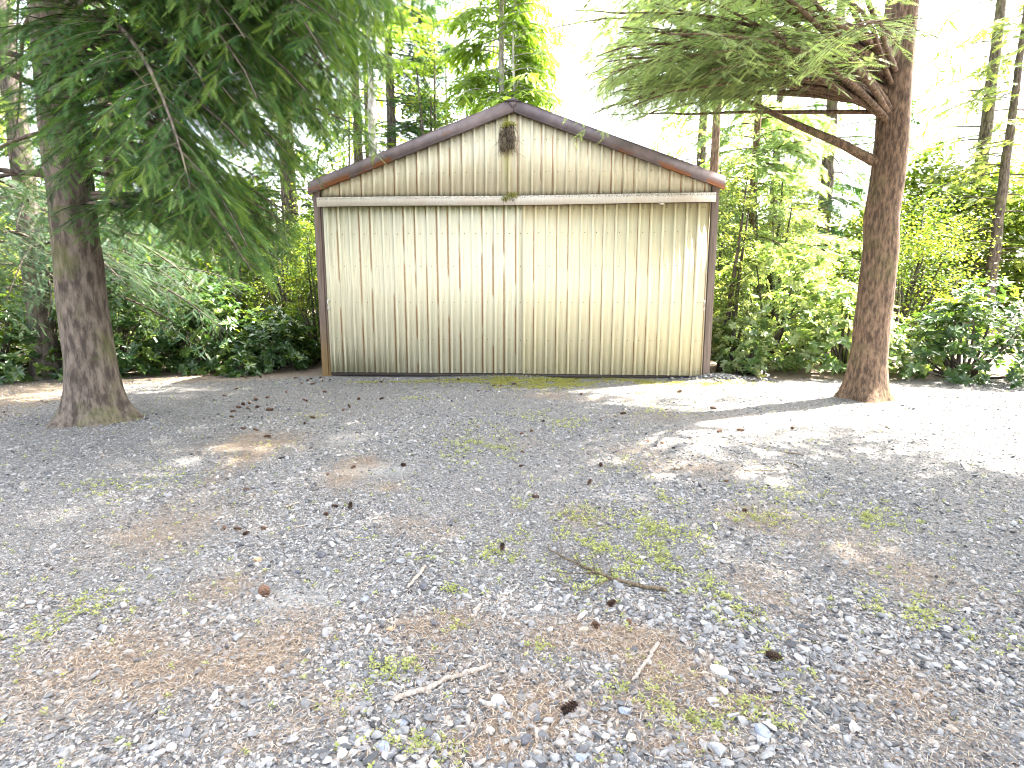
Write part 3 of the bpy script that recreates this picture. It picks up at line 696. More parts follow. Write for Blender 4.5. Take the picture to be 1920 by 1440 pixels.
def conifer(base, boughs, mat, bark, trunk_r, trunk_h, label, rng, name='conifer_tree', group=None, tw=TW_FINE, lean=(0, 0), cat='tree', wood=True, trunk_from=0.0, stubs=0):
    """boughs: dicts(z, az, L, e0, droop, step, tl (twig length), hang, bare)"""
    o = empty(name, (*base, float(gz(base[0], base[1])) - .05), label, cat, group)
    TP, TXs, TYs, TZs, TS, TT, TYG = [], [], [], [], [], [], []
    wd = MB()
    def trunk_pt(z): return np.array([lean[0] * z, lean[1] * z, z])
    for B in boughs:
        L, n = B['L'], 14
        az = B['az']; e = B['e0']; p = trunk_pt(B['z']); pts = [p]; tang = []
        for t in range(n):
            az += rng.normal(0, .05); ee = e - B['droop'] * (t / n) ** B.get('pw', 1.0) + rng.normal(0, .03)
            d = np.array([math.cos(az) * math.cos(ee), math.sin(az) * math.cos(ee), math.sin(ee)]); tang.append(d)
            p = p + d * L / n; pts.append(p)
        pts = np.array(pts); tang.append(tang[-1]); tang = np.array(tang)
        r0 = B.get('r', .0085 * L + .006)
        if wood: wd.tube(pts, np.linspace(r0, .006, n + 1), 6 if r0 > .03 else 4)
        bare = B.get('bare', .18); ns = max(3, int(L * (1 - bare) / B['step']))
        for s_i in range(ns * 2):
            side = 1 if s_i % 2 else -1
            t = bare + (1 - bare) * ((s_i // 2) + rng.uniform(0, 1)) / ns
            t = min(t, .995); f = t * n; i0 = int(f); q = pts[i0] + (pts[i0 + 1] - pts[i0]) * (f - i0); tg = tang[i0]
            sl = L * B.get('sw', .33) * (1 - B.get('tp', .85) * ((t - bare) / (1 - bare + 1e-6))) * rng.uniform(.65, 1.15) + .12
            lat = nrm(np.cross(tg, [0, 0, 1.0])) * side
            a = R(rng.uniform(42, 68)); d = tg * math.cos(a) + lat * math.sin(a) + np.array([0, 0, rng.normal(0, .12)])
            m = max(3, int(sl / .16)); sp = [q]; dd = nrm(d)
            for j in range(m):
                dd = nrm(dd + np.array([0, 0, -B['hang'] / m]) + rng.normal(0, .05, 3)); sp.append(sp[-1] + dd * sl / m)
            sp = np.array(sp)
            if wood and sl > .25: wd.tube(sp, np.linspace(.0035 + .004 * sl, .002, m + 1), 3, cap=False)
            nt = max(3, int(sl / B['tl'] * B.get('fill', 2.6)))
            tt = (np.arange(nt) + rng.uniform(0, 1, nt)) / nt; tt = np.clip(.06 + .94 * tt, 0, .999)
            fi = tt * m; ii = fi.astype(int); pp = sp[ii] + (sp[ii + 1] - sp[ii]) * (fi - ii)[:, None]; td = nrm(sp[ii + 1] - sp[ii])
            sd = np.where(np.arange(nt) % 2, 1, -1)[:, None]
            lt = nrm(np.cross(td, [0, 0, 1.0])) * sd
            ang = np.radians(rng.uniform(15, 55, nt))[:, None]
            D = td * np.cos(ang) + lt * np.sin(ang) + np.array([0, 0, -.22 * B['hang']]) + rng.normal(0, .14, (nt, 3))
            hint = np.array([0, 0, 1.0]) + rng.normal(0, .35, (nt, 3))
            X, Y, Z = frame(D, hint)
            TP.append(pp); TXs.append(X); TYs.append(Y); TZs.append(Z)
            TS.append(B['tl'] * rng.uniform(.7, 1.25, nt))
            base_t = rng.uniform(.1, .9); TT.append(np.clip(base_t + rng.normal(0, .18, nt), 0, 1))
            TYG.append(np.clip((tt - .55) * 1.3 + (t - .6) * .9, 0, 1) * (rng.random(nt) < B.get('yp', .5)) * rng.uniform(.4, 1, nt))
    # trunk
    zz = trunk_from + (trunk_h - trunk_from) * np.linspace(0, 1, 34) ** 2.1
    tp = np.array([trunk_pt(z_) for z_ in zz]) + np.concatenate([[[0, 0, 0]], rng.normal(0, .012, (33, 3)) * np.minimum(1, zz[1:, None] / 2) * [1, 1, 0]])
    rr = trunk_r * (1 - .8 * zz / trunk_h) * (1 + .35 * np.exp(-zz / .4))
    ks = 26; tv_, tq_, tt_ = tube_geo(tp, rr, ks)
    ang_ = np.tile(np.arange(ks) / ks * 6.283, len(tp)); zz_ = np.repeat(zz, ks); ctr = np.repeat(tp, ks, 0)
    ph_ = rng.uniform(0, 6.28, 3)
    fl = 1 + np.exp(-zz_ / .22) * (.28 + .32 * np.sin(5 * ang_ + ph_[0]) * .6 + .16 * np.sin(3 * ang_ + ph_[1])) + .07 * (vnoise(ang_ * 3.3, zz_ * 1.1, 7) - .5) + .05 * (vnoise(ang_ * 8, zz_ * 2.5, 8) - .5)
    tv_ = ctr + (tv_ - ctr) * fl[:, None]
    tb = MB(); tb.raw(tv_, tq_, tt_)
    for _ in range(stubs):
        z_ = rng.uniform(trunk_from + .5, trunk_h * .8); a = rng.uniform(0, 6.28); l_ = rng.uniform(.15, .7); q = trunk_pt(z_)
        tb.tube([q, q + np.array([math.cos(a), math.sin(a), .15]) * l_ * .6, q + np.array([math.cos(a), math.sin(a), .05]) * l_], [.02, .013, .006], 5)
    tb.build('trunk', bark, o, smooth=True)
    if wood and wd.n: wd.build('branches', bark, o, smooth=True)
    if TP:
        TP = np.vstack(TP); nT = len(TP)
        V, F = scatter(tw[0], tw[1], TP, np.vstack(TXs), np.vstack(TYs), np.vstack(TZs), np.concatenate(TS))
        nv = len(tw[0])
        add('crown', make_mesh('crown', V, F, dict(tint=np.repeat(np.concatenate(TT), nv), young=np.repeat(np.concatenate(TYG), nv)), False, mat), o)
    return o

def ring_boughs(z0, z1, n, Lf, rng, e0=.1, droop=.8, step=.2, tl=.2, hang=.5, azc=None, azs=math.pi, **kw):
    out = []
    for i_ in range(n):
        z_ = z0 + (z1 - z0) * (i_ + rng.uniform(0, 1)) / n
        az = rng.uniform(-math.pi, math.pi) if azc is None else azc + rng.uniform(-azs, azs)
        out.append(dict(z=z_, az=az, L=Lf(z_) * rng.uniform(.75, 1.1), e0=e0 + rng.normal(0, .1), droop=droop * rng.uniform(.75, 1.2), step=step, tl=tl, hang=hang, **kw))
    return out

def copy_tree(o, loc, rz, sc, label):
    c = o.copy(); COL.objects.link(c); c.location = loc; c.rotation_euler = (0, 0, rz); c.scale = (sc, sc, sc); c['label'] = label
    for ch in list(o.children):
        d = ch.copy(); COL.objects.link(d); d.parent = c
    return c

def tip_px(base, b):
    az, e, p = b['az'], b['e0'], np.array([base[0], base[1], b['z']])
    for t in range(14):
        ee = e - b['droop'] * (t / 14) ** b.get('pw', 1.0); p = p + np.array([math.cos(az) * math.cos(ee), math.sin(az) * math.cos(ee), math.sin(ee)]) * b['L'] / 14
    y, z = p[1], p[2] - CAM_H; d = y * math.cos(PITCH) - z * math.sin(PITCH)
    return 960 + FPX * p[0] / d, 720 - FPX * (y * math.sin(PITCH) + z * math.cos(PITCH)) / d, p
rng = np.random.default_rng(21)
# A: big dark fir on the left whose hanging boughs fill the upper left
cand = ring_boughs(3.6, 8.8, 260, lambda z: 5.1 - .2 * (z - 4), rng, .12, 1.05, .17, .19, .8, azc=.0, azs=1.1, yp=.65, sw=.34, fill=4.8)
bo = []
for b in cand:
    u_, v_, p_ = tip_px((-5.7, 7.6), b)
    if u_ < 735 - max(0, v_ - 120) * .76 and p_[1] > 5.2 and len(bo) < 92: bo.append(b)
low = []
for b in ring_boughs(2.6, 4.6, 120, lambda z: 3.5, rng, .05, .75, .19, .19, .7, azc=0, azs=.7, yp=.42, sw=.36, fill=4.2):
    u_, v_, p_ = tip_px((-5.7, 7.6), b)
    if 430 < u_ < 566 and 270 < v_ < 500 and p_[1] > 6.4 and len(low) < 16: low.append(b)
bo += low
bo += ring_boughs(3.0, 9, 20, lambda z: 3.8, rng, .1, 1.0, .26, .22, .7, azc=math.pi, azs=1.6, yp=.4)
bo += ring_boughs(9, 17, 26, lambda z: 3.6 - .2 * (z - 9), rng, .2, .9, .45, .42, .5)
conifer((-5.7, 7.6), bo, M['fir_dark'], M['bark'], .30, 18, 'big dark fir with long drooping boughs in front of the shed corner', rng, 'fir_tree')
# B: second dark fir behind it with lower boughs
cand = ring_boughs(1.9, 7, 90, lambda z: 4.3 - .15 * z, rng, .08, .75, .22, .22, .6, azc=-.1, azs=1.5, yp=.4, fill=3)
bo = [b for b in cand if tip_px((-9.6, 11.6), b)[0] < 500][:34]
bo += ring_boughs(7, 15, 20, lambda z: 3.0 - .15 * (z - 7), rng, .1, .8, .45, .42, .5)
conifer((-9.6, 11.6), bo, M['fir_blue'], M['bark_dark'], .24, 16, 'bluish fir with low boughs standing behind the big dark fir', rng, 'fir_tree')
# H: right hand fir reaching in from the right with bare woody limbs
ok = lambda b: True
bo = []
hb = []
for b in ring_boughs(4.3, 8.6, 420, lambda z: 5.8 - .2 * (z - 4), rng, .26, .5, .34, .20, .55, azc=math.pi, azs=.75, yp=.9, bare=.36, sw=.2, fill=3.0, tp=.5):
    u_, v_, p_ = tip_px((5.9, 9.3), b)
    if u_ > 1045 and v_ < (60 + (u_ - 1040) * 1.6 if u_ < 1130 else 215 + (u_ - 1130) * .16) and len(hb) < 50: hb.append(b)
far_ = []
for b in ring_boughs(4.4, 7.6, 420, lambda z: 5.9 - .1 * (z - 4), rng, .22, .48, .32, .19, .5, azc=math.pi, azs=.5, yp=.9, bare=.42, sw=.2, fill=2.8, tp=.45):
    u_, v_, p_ = tip_px((5.9, 9.3), b)
    if 1045 < u_ < 1330 and 20 < v_ < (60 + (u_ - 1040) * 1.6 if u_ < 1130 else 172 + (u_ - 1130) * .15) and len(far_) < 26: far_.append(b)
hb += far_
hb += [b for b in ring_boughs(9.0, 24, 190, lambda z: 4.4 - .13 * (z - 6), rng, .15, .6, .42, .40, .4, yp=.6, fill=2.4) if -.42 * math.cos(b['az']) + .906 * math.sin(b['az']) < .12]
for b in hb:
    tipx = 5.9 + math.cos(b['az']) * b['L'] * .85; 
    if tipx - .634 * (b['z'] + .1) < 2.4: bo.append(b)
hb2 = [b for b in ring_boughs(12.5, 23, 190, lambda z: 4.2 - .1 * (z - 12), rng, .15, .5, .45, .42, .4, yp=.6, fill=2.2) if math.cos(b['az']) < .25 and -.42 * math.cos(b['az']) + .906 * math.sin(b['az']) >= .12]  # upper boughs out of view, added to shade the left of the yard
bo += hb2
bo.append(dict(z=3.75, az=math.pi * 1.0, L=3.6, e0=.38, droop=-.15, step=.7, tl=.18, hang=.3, bare=.62, r=.085, yp=.6, sw=.25))
bo.append(dict(z=4.55, az=math.pi * .97, L=4.4, e0=.03, droop=.05, step=.5, tl=.13, hang=.12, bare=.42, r=.042, yp=.6, sw=.11))
bo.append(dict(z=4.7, az=math.pi * 1.04, L=3.6, e0=.1, droop=.1, step=.5, tl=.18, hang=.4, bare=.5, r=.05, yp=.6, sw=.25))
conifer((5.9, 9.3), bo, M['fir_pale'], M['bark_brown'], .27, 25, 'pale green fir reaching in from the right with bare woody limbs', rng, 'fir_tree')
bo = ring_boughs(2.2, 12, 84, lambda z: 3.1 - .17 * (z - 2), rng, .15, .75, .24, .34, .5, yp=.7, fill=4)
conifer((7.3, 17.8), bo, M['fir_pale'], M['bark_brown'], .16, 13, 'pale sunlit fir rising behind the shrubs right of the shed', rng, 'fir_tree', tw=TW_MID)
# K: unseen firs added beside the camera on the right to shade the yard
bo = ring_boughs(5.2, 17, 84, lambda z: 3.9 - .16 * (z - 5), rng, .1, .7, .42, .42, .4, yp=.5)
K1 = conifer((7.6, 4.6), bo, M['fir_soft'], M['bark'], .28, 18, 'unseen shade fir beside the yard nearest the viewer on the right', rng, 'fir_tree', tw=TW_MID)
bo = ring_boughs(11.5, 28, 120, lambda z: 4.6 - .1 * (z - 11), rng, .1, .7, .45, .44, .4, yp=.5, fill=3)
conifer((10.3, 6.9), bo, M['fir_soft'], M['bark'], .3, 29, 'unseen bare stemmed shade fir further right beside the yard', rng, 'fir_tree', tw=TW_MID)
copy_tree(K1, (6.4, 1.2, -.05), 4.0, 1.0, 'unseen shade fir at the near right edge of the yard')
bo = ring_boughs(16, 29, 96, lambda z: 4.4 - .1 * (z - 16), rng, .1, .6, .45, .44, .4, yp=.5, fill=2.4)
conifer((8.6, 13.7), bo, M['fir_soft'], M['bark_dark'], .2, 30, 'added bare stemmed shade fir, crown out of view, among the right hand bushes', rng, 'fir_tree', tw=TW_MID)  # high crown added to block sun from the left of the yard
# L: tree behind the right corner of the shed, its crown above the picture
bo = ring_boughs(8.6, 18, 70, lambda z: 3.8 - .18 * (z - 8), rng, .1, .7, .42, .42, .4, yp=.6)
conifer((5.05, 14.8), bo, M['fir_soft'], M['bark_brown'], .13, 19, 'thin brown trunk rising behind the right corner of the shed', rng, 'fir_tree', tw=TW_MID)
# D, E: dark fir and pale dead trunk behind the left roof slope
bo = ring_boughs(6.4, 17, 46, lambda z: 3.5 - .16 * (z - 6), rng, .05, .35, .26, .38, .35, azc=-.2, azs=1.6, yp=.25, fill=3.6)
bo += ring_boughs(6.4, 17, 14, lambda z: 2.6, rng, .05, .4, .4, .36, .35, azc=math.pi, azs=1.3, yp=.2)
conifer((-4.55, 22.5), bo, M['fir_blue'], M['bark_dark'], .26, 19, 'dark blue green fir with flat tiers behind the left roof slope', rng, 'fir_tree', tw=TW_MID, stubs=14)
bo = ring_boughs(9.2, 12, 14, lambda z: 2.4, rng, .1, .5, .3, .3, .4, azc=0, azs=1.2, yp=.8)
conifer((-4.75, 20.3), bo, M['cedar'], M['bark_pale'], .23, 13, 'pale half dead trunk with broken stubs behind the left roof slope', rng, 'dead_tree', tw=TW_MID, stubs=46)
# F: bright yellow green cedar behind the ridge, two thin trunks
bo = ring_boughs(5.0, 13, 110, lambda z: 2.35 - .06 * (z - 5), rng, .25, 1.0, .2, .38, .7, yp=.6, sw=.36, fill=3.8)
conifer((-.35, 20.5), bo, M['cedar'], M['bark_pale'], .17, 16, 'bright yellow green cedar standing behind the shed ridge', rng, 'cedar_tree', tw=TW_CEDAR, stubs=10)
bo = ring_boughs(6, 12, 30, lambda z: 1.9, rng, .2, .9, .26, .28, .7, azc=0, azs=1.4, yp=.3, sw=.34)
conifer((.05, 19.6), bo, M['cedar'], M['bark_pale'], .12, 10.4, 'slim pale trunk with thin boughs beside the bright cedar', rng, 'cedar_tree', tw=TW_CEDAR, stubs=30)
# G: thin, nearly bare pale trees far behind
for i_, (px, Y) in enumerate(((845, 30), (880, 32), (905, 29))):
    X = (px - 960) / FPX * Y
    bo = ring_boughs(7, 18, 26, lambda z: 1.9, rng, .7, .3, .5, .34, .1, yp=.6, fill=1.1, sw=.2)
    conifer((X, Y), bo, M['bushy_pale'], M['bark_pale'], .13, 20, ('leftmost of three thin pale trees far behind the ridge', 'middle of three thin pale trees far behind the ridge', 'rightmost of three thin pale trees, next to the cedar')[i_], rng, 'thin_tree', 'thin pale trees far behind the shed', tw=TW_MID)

# ---- broad-leaved bushes and small trees
def stems_mesh(rng, tips, r0, parent, mat):
    mb = MB()
    for t in tips:
        b0 = np.array([rng.normal(0, .08), rng.normal(0, .08), -.05]); mid = (b0 + t) / 2 + np.array([t[0] * .12, t[1] * .12, .12 * t[2]]) * .5 + rng.normal(0, .05, 3)
        mb.tube([b0, b0 * .4 + mid * .6, mid * .5 + t * .5, t], [r0, r0 * .8, r0 * .5, r0 * .25], 5)
    mb.build('stems', mat, parent, smooth=True)
def bush(name, base, rad, hgt, mat, label, rng, style='whorl', n=300, leaf=.11, cat='bush', group=None, young=.25, low=.12, full=False, nst=26):
    o = empty(name, (*base, float(gz(base[0], base[1]))), label, cat, group)
    u = nrm(rng.normal(size=(n, 3))); u[:, 2] = np.abs(u[:, 2]) * 1.0 - .12
    rr = rng.uniform(.35, 1, n) ** .5
    lump = 1 + .38 * (fbm(u[:, 0] * 2.2 + 9, u[:, 1] * 2.2 + u[:, 2] * 1.7, int(rng.integers(999))) - .5) * 2
    C = np.stack([u[:, 0] * rad, u[:, 1] * rad, low * hgt + np.clip(u[:, 2], -.1, 1) * hgt * (1 - low)], 1) * (rr * lump)[:, None]
    if full:
        zt = rng.uniform(0, 1, n); prof = np.sqrt(np.clip(1 - (2 * zt ** .8 - 1) ** 2 * .85, .12, 1)); a_ = rng.uniform(0, 6.283, n)
        C = np.stack([np.cos(a_) * rad * prof * rr, np.sin(a_) * rad * prof * rr, .03 + zt * hgt * .97], 1) * np.array([1, 1, 1.0]) * np.stack([lump, lump, np.ones(n)], 1)
    C[:, 2] = np.maximum(C[:, 2], .04)
    tv = np.clip(rng.normal(.45, .22, n) + .25 * (fbm(C[:, 0] * 2, C[:, 2] * 2 + C[:, 1], 3) - .5), 0, 1)
    if style == 'whorl':
        k_ = 9; idx = np.repeat(np.arange(n), k_); m = len(idx)
        ax = nrm(u * np.array([1, 1, .8]) + np.array([0, 0, .9]) + rng.normal(0, .3, (n, 3)))[idx]
        az = np.tile(np.arange(k_) / k_ * 6.283, n) + rng.uniform(0, .5, m)
        e1 = nrm(np.cross(ax, np.array([.3, .9, .2]))); e2 = np.cross(ax, e1)
        tilt = rng.uniform(-.35, .65, m)[:, None]
        D = (e1 * np.cos(az)[:, None] + e2 * np.sin(az)[:, None]) * np.cos(tilt) + ax * np.sin(tilt)
        X, Y, Z = frame(D, ax + rng.normal(0, .15, (m, 3)))
        V, F = scatter(LV * np.array([.78, 1, 1.5]), LF, C[idx], X, Y, Z, leaf * rng.uniform(.7, 1.2, m))
    else:
        k_ = 34; idx = np.repeat(np.arange(n), k_); m = len(idx)
        P = C[idx] + rng.normal(0, 1, (m, 3)) * np.array([.20, .20, .13]) * rad * .55
        D = nrm(rng.normal(size=(m, 3)) * np.array([1, 1, .5]) + np.array([0, 0, -.15])); X, Y, Z = frame(D, np.array([0, 0, 1.0]) + rng.normal(0, .5, (m, 3)))
        V, F = scatter(LV * np.array([1.1, 1, 1]), LF, P, X, Y, Z, leaf * rng.uniform(.6, 1.3, m))
    yg = (rng.random(n) < young)[idx] * rng.uniform(.3, 1, m)
    tips = C[rng.choice(n, min(n, nst), replace=False)]
    stems_mesh(rng, tips, .016 + .008 * hgt, o, M['bark_dark'])
    add('foliage', make_mesh('foliage', V, F, dict(tint=np.repeat(np.clip(tv[idx] + rng.normal(0, .12, m), 0, 1), 5), young=np.repeat(yg, 5)), False, mat), o)
    return o
rng = np.random.default_rng(33)
RL = 'rhododendron bushes left of the shed'; RR = 'bushes right of the shed'
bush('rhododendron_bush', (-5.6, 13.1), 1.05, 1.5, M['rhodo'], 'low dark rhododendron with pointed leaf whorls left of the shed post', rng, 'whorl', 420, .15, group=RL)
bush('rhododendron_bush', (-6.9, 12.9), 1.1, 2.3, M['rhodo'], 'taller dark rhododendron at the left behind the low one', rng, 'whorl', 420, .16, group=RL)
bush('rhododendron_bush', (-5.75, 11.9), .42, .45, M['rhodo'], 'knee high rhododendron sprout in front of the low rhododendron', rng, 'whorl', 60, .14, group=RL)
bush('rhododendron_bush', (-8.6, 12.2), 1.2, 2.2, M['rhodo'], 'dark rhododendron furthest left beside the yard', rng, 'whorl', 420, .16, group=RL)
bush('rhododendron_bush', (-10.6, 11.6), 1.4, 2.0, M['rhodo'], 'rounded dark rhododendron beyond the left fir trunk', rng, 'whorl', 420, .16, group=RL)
bush('leafy_bush', (-11.6, 14.6), 2.2, 4.2, M['bushy'], 'broad green thicket beyond the rounded rhododendron', rng, 'clump', 300, .09, group=RL)
bush('leafy_bush', (-14.5, 12.2), 2.0, 3.6, M['bushy'], 'green thicket at the left edge of the view', rng, 'clump', 300, .09, group=RL)
bush('leafy_bush', (-4.95, 14.4), .75, 3.5, M['bushy'], 'small leaved bush close against the left side of the shed', rng, 'clump', 230, .06, group=RL, full=True, nst=8)
bush('leafy_bush', (-6.2, 16.2), 1.4, 4.7, M['bushy'], 'sunlit yellow green bush behind the rhododendrons', rng, 'clump', 220, .07, group=RL)
bush('leafy_bush', (-8.4, 17.2), 1.9, 5.6, M['bushy'], 'tall sunlit bush at the far left behind the rhododendrons', rng, 'clump', 260, .08, group=RL)
bush('leafy_bush', (-5.4, 19.0), 1.6, 7.2, M['bushy'], 'tall yellow green sapling clump beyond the left eave', rng, 'clump', 240, .085, group=RL)
bush('leafy_bush', (-2.75, 20.8), 1.4, 11, M['bushy'], 'yellow green sapling rising just behind the left roof slope', rng, 'clump', 240, .10, group=RL)
bush('rhododendron_bush', (5.75, 12.8), 1.35, 2.75, M['rhodo_sun'], 'sunlit glossy rhododendron right of the shed', rng, 'whorl', 760, .14, group=RR, young=.6, full=True, nst=14)  # young share raised to paint in sun glare
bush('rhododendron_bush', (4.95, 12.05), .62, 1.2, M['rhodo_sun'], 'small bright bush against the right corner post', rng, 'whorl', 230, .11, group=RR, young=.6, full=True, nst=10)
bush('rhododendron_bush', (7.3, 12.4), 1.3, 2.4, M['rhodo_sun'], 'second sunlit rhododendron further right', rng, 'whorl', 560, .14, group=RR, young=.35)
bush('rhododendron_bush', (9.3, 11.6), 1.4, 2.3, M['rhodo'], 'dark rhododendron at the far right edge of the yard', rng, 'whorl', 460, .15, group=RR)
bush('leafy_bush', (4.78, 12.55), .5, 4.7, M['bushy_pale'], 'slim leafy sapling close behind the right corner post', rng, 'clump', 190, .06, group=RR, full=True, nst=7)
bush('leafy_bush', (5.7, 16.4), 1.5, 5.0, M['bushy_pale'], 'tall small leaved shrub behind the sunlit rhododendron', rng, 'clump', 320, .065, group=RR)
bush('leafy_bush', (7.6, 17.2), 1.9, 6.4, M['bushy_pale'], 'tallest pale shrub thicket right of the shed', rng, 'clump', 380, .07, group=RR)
bush('leafy_bush', (10.6, 15.5), 2.0, 5.2, M['bushy'], 'green shrub thicket at the far right', rng, 'clump', 340, .08, group=RR)
bush('leafy_bush', (5.3, 20.5), 1.2, 7.6, M['bushy'], 'narrow yellow green sapling above the right eave', rng, 'clump', 220, .09, group=RR)
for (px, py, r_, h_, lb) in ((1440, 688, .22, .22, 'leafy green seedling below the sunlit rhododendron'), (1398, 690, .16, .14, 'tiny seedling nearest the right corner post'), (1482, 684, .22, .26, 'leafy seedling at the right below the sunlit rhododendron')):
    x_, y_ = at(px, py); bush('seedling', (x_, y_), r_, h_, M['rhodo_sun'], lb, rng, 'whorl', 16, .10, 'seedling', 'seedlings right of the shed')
# leafy sprig at the sun patch edge, sun glare painted as white leaves
x_, y_ = at(1428, 712)
sp = empty('leafy_sprig', (x_, y_, float(gz(x_, y_))), 'small yellow leafy sprig, its sunlit leaves painted white, at the edge of the gravel', 'plant')
for nm, mt, sgn in (('glare_leaves', 'white', 1), ('yellow_leaves', 'moss', -1)):
    n = 16; P = np.stack([sgn * .04 + RNG.normal(0, .03, n), RNG.normal(0, .03, n), RNG.uniform(.02, .14, n)], 1); D = nrm(RNG.normal(size=(n, 3)) + [0, 0, .6]); X, Y, Z = frame(D, RNG.normal(size=(n, 3)))
    V, F = scatter(LV, LF, P, X, Y, Z, RNG.uniform(.05, .09, n)); add(nm, make_mesh(nm, V, F, dict(tint=np.ones(len(V)), young=np.ones(len(V)) * .5), False, M[mt]), sp)
# distant wood: one mass of sunlit undergrowth closing the view
def woods(name, xs, label, mat, rng, leaf, group=None):
    Vs, Fs, T, Y_, n0 = [], [], [], [], 0
    for (X, Y, r_, h_, m) in xs:
        u = nrm(rng.normal(size=(m, 3))); rr = rng.uniform(.3, 1, m) ** .5
        P = np.stack([X + u[:, 0] * r_ * rr, Y + u[:, 1] * r_ * rr, .5 * h_ + u[:, 2] * .5 * h_ * rr], 1)
        P = np.repeat(P, 5, 0) + rng.normal(0, .22, (m * 5, 3)); D = nrm(rng.normal(size=(m * 5, 3)) * [1, 1, .5]); A, B_, C = frame(D, np.array([0, 0, 1.0]) + rng.normal(0, .5, (m * 5, 3)))
        V, F = scatter(LV * np.array([1.1, 1, 1]), LF, P, A, B_, C, leaf * rng.uniform(.6, 1.4, m * 5)); Vs.append(V); Fs.append(F + n0); n0 += len(V)
        T.append(np.repeat(np.clip(rng.normal(.5, .2) + rng.normal(0, .2, m * 5), 0, 1), 5)); Y_.append(np.repeat((rng.random(m * 5) < .25) * .8, 5))
    return prop(add(name, make_mesh(name, np.vstack(Vs), np.vstack(Fs), dict(tint=np.concatenate(T), young=np.concatenate(Y_)), False, mat)), label, 'undergrowth', kind='stuff')
L1 = [(X + rng.normal(0, .8), 24 + abs(X) * .1 + rng.uniform(0, 5), rng.uniform(1.6, 2.6), rng.uniform(4.2, 7.0), 1700) for X in np.arange(-30, -4, 2.1)]
L1 += [(X + rng.normal(0, .8), 22 + rng.uniform(0, 6), rng.uniform(1.6, 2.6), rng.uniform(5, 8.0), 1700) for X in np.arange(7, 34, 2.1)]
woods('undergrowth', L1, 'far sunlit undergrowth closing the view between the trees', M['bushy'], rng, .21)
# background conifers: three kinds, copied
protos = []
for i_, (mt, tw) in enumerate((('fir_dark', TW_MID), ('fir_soft', TW_MID), ('cedar', TW_CEDAR))):
    bo = ring_boughs(2.5, 15, 60, lambda z: 3.3 - .19 * (z - 2), rng, .12, .7, .40, .42, .5, yp=.5)
    protos.append((mt, tw, bo))
BG = [(0, -11.5, 17, 1.1, 'dark fir at the far left behind the bluish fir'), (1, -9.0, 24, 1.2, 'soft green fir far back on the left'), (2, -6.6, 27.5, 1.15, 'yellow green cedar far back left of the dark tiered fir'),
      (0, -15.5, 20, 1.3, 'dark fir furthest left in the background'), (1, -13.0, 11, 1.2, 'green fir at the left edge beside the yard'), (2, -17, 26, 1.3, 'yellow cedar in the far left background'), (0, -7.4, 19.2, .8, 'dark fir between the bluish fir and the left roof corner'), (2, -6.1, 23.6, 1.1, 'yellow green cedar left of the pale half dead trunk'),
      (1, 9.8, 22, .85, 'soft green fir behind the right shrub thicket'), (0, 12.8, 24, 1.3, 'dark fir in the right background'), (2, 8.6, 27, 1.2, 'yellow green cedar far back on the right'),
      (1, 17.5, 21, .9, 'green fir at the right edge of the background'), (2, 19, 24, 1.3, 'yellow cedar at the far right edge')]
first = {}
for (kd, X, Y, sc, lb) in BG:
    if kd not in first:
        mt, tw, bo = protos[kd]
        o = conifer((X, Y), bo, M[mt], M['bark'], .24, 16, lb, rng, ('fir_tree', 'fir_tree', 'cedar_tree')[kd], 'background conifers', tw=tw); o.scale = (sc,) * 3; first[kd] = o
    else:
        copy_tree(first[kd], (X, Y, float(gz(X, Y)) - .05), rng.uniform(0, 6.28), sc, lb)

# ================================================================== CONES, ROCKS, STICKS
def cone_mesh(seed):
    rng = np.random.default_rng(seed); mb = MB()
    zz = np.linspace(-.5, .5, 9); rr = .30 * np.sqrt(np.clip(1 - (zz / .52) ** 2, 0, 1)) + .02
    mb.tube(np.stack([zz * 0, zz * 0, zz], 1), rr * .62, 8, 0)
    for i_ in range(10):
        t = -.46 + .9 * i_ / 9; r_ = .33 * math.sqrt(max(.02, 1 - (t / .54) ** 2)); n = 7
        for j in range(n):
            a = (j + .5 * (i_ % 2)) / n * 6.283 + rng.normal(0, .06); ca, sa = math.cos(a), math.sin(a); w = .13
            c0 = np.array([ca * r_ * .6, sa * r_ * .6, t - .02]); tip = np.array([ca * r_ * 1.62, sa * r_ * 1.62, t + .06]); tv = np.array([-sa, ca, 0]) * w
            mb.raw([c0 - tv * .6, c0 + tv * .6, (c0 * .35 + tip * .65) + tv, tip, (c0 * .35 + tip * .65) - tv, c0 * .5 + tip * .5 - np.array([0, 0, .045])], None, [(0, 1, 2), (0, 2, 4), (4, 2, 3), (0, 5, 1), (1, 5, 2), (2, 5, 3), (3, 5, 4), (4, 5, 0)], 0)
    return mb
k = NT('cone_scales'); tc = k.n('TexCoord').outputs['Object']; rnd = k.n('ObjectInfo').outputs['Random']
o = k.xyz(tc); rad = k.math('SQRT', k.math('ADD', k.math('MULTIPLY', o[0], o[0]), k.math('MULTIPLY', o[1], o[1])))
c = k.mix(k.ss(k.math('ADD', rad, k.math('MULTIPLY', k.noise(tc, 9, 4), .2)), .34, .58), (.022, .014, .011), (.135, .082, .056)); c = k.mix(k.math('MULTIPLY', rnd, .35), c, (.19, .10, .06)); k.bsdf(c, .8, .2); M['cone'] = k.m
cmesh = []
for s_ in range(3):
    o = cone_mesh(40 + s_).build('pine_cone', M['cone']); cmesh.append(o.data); bpy.data.objects.remove(o)
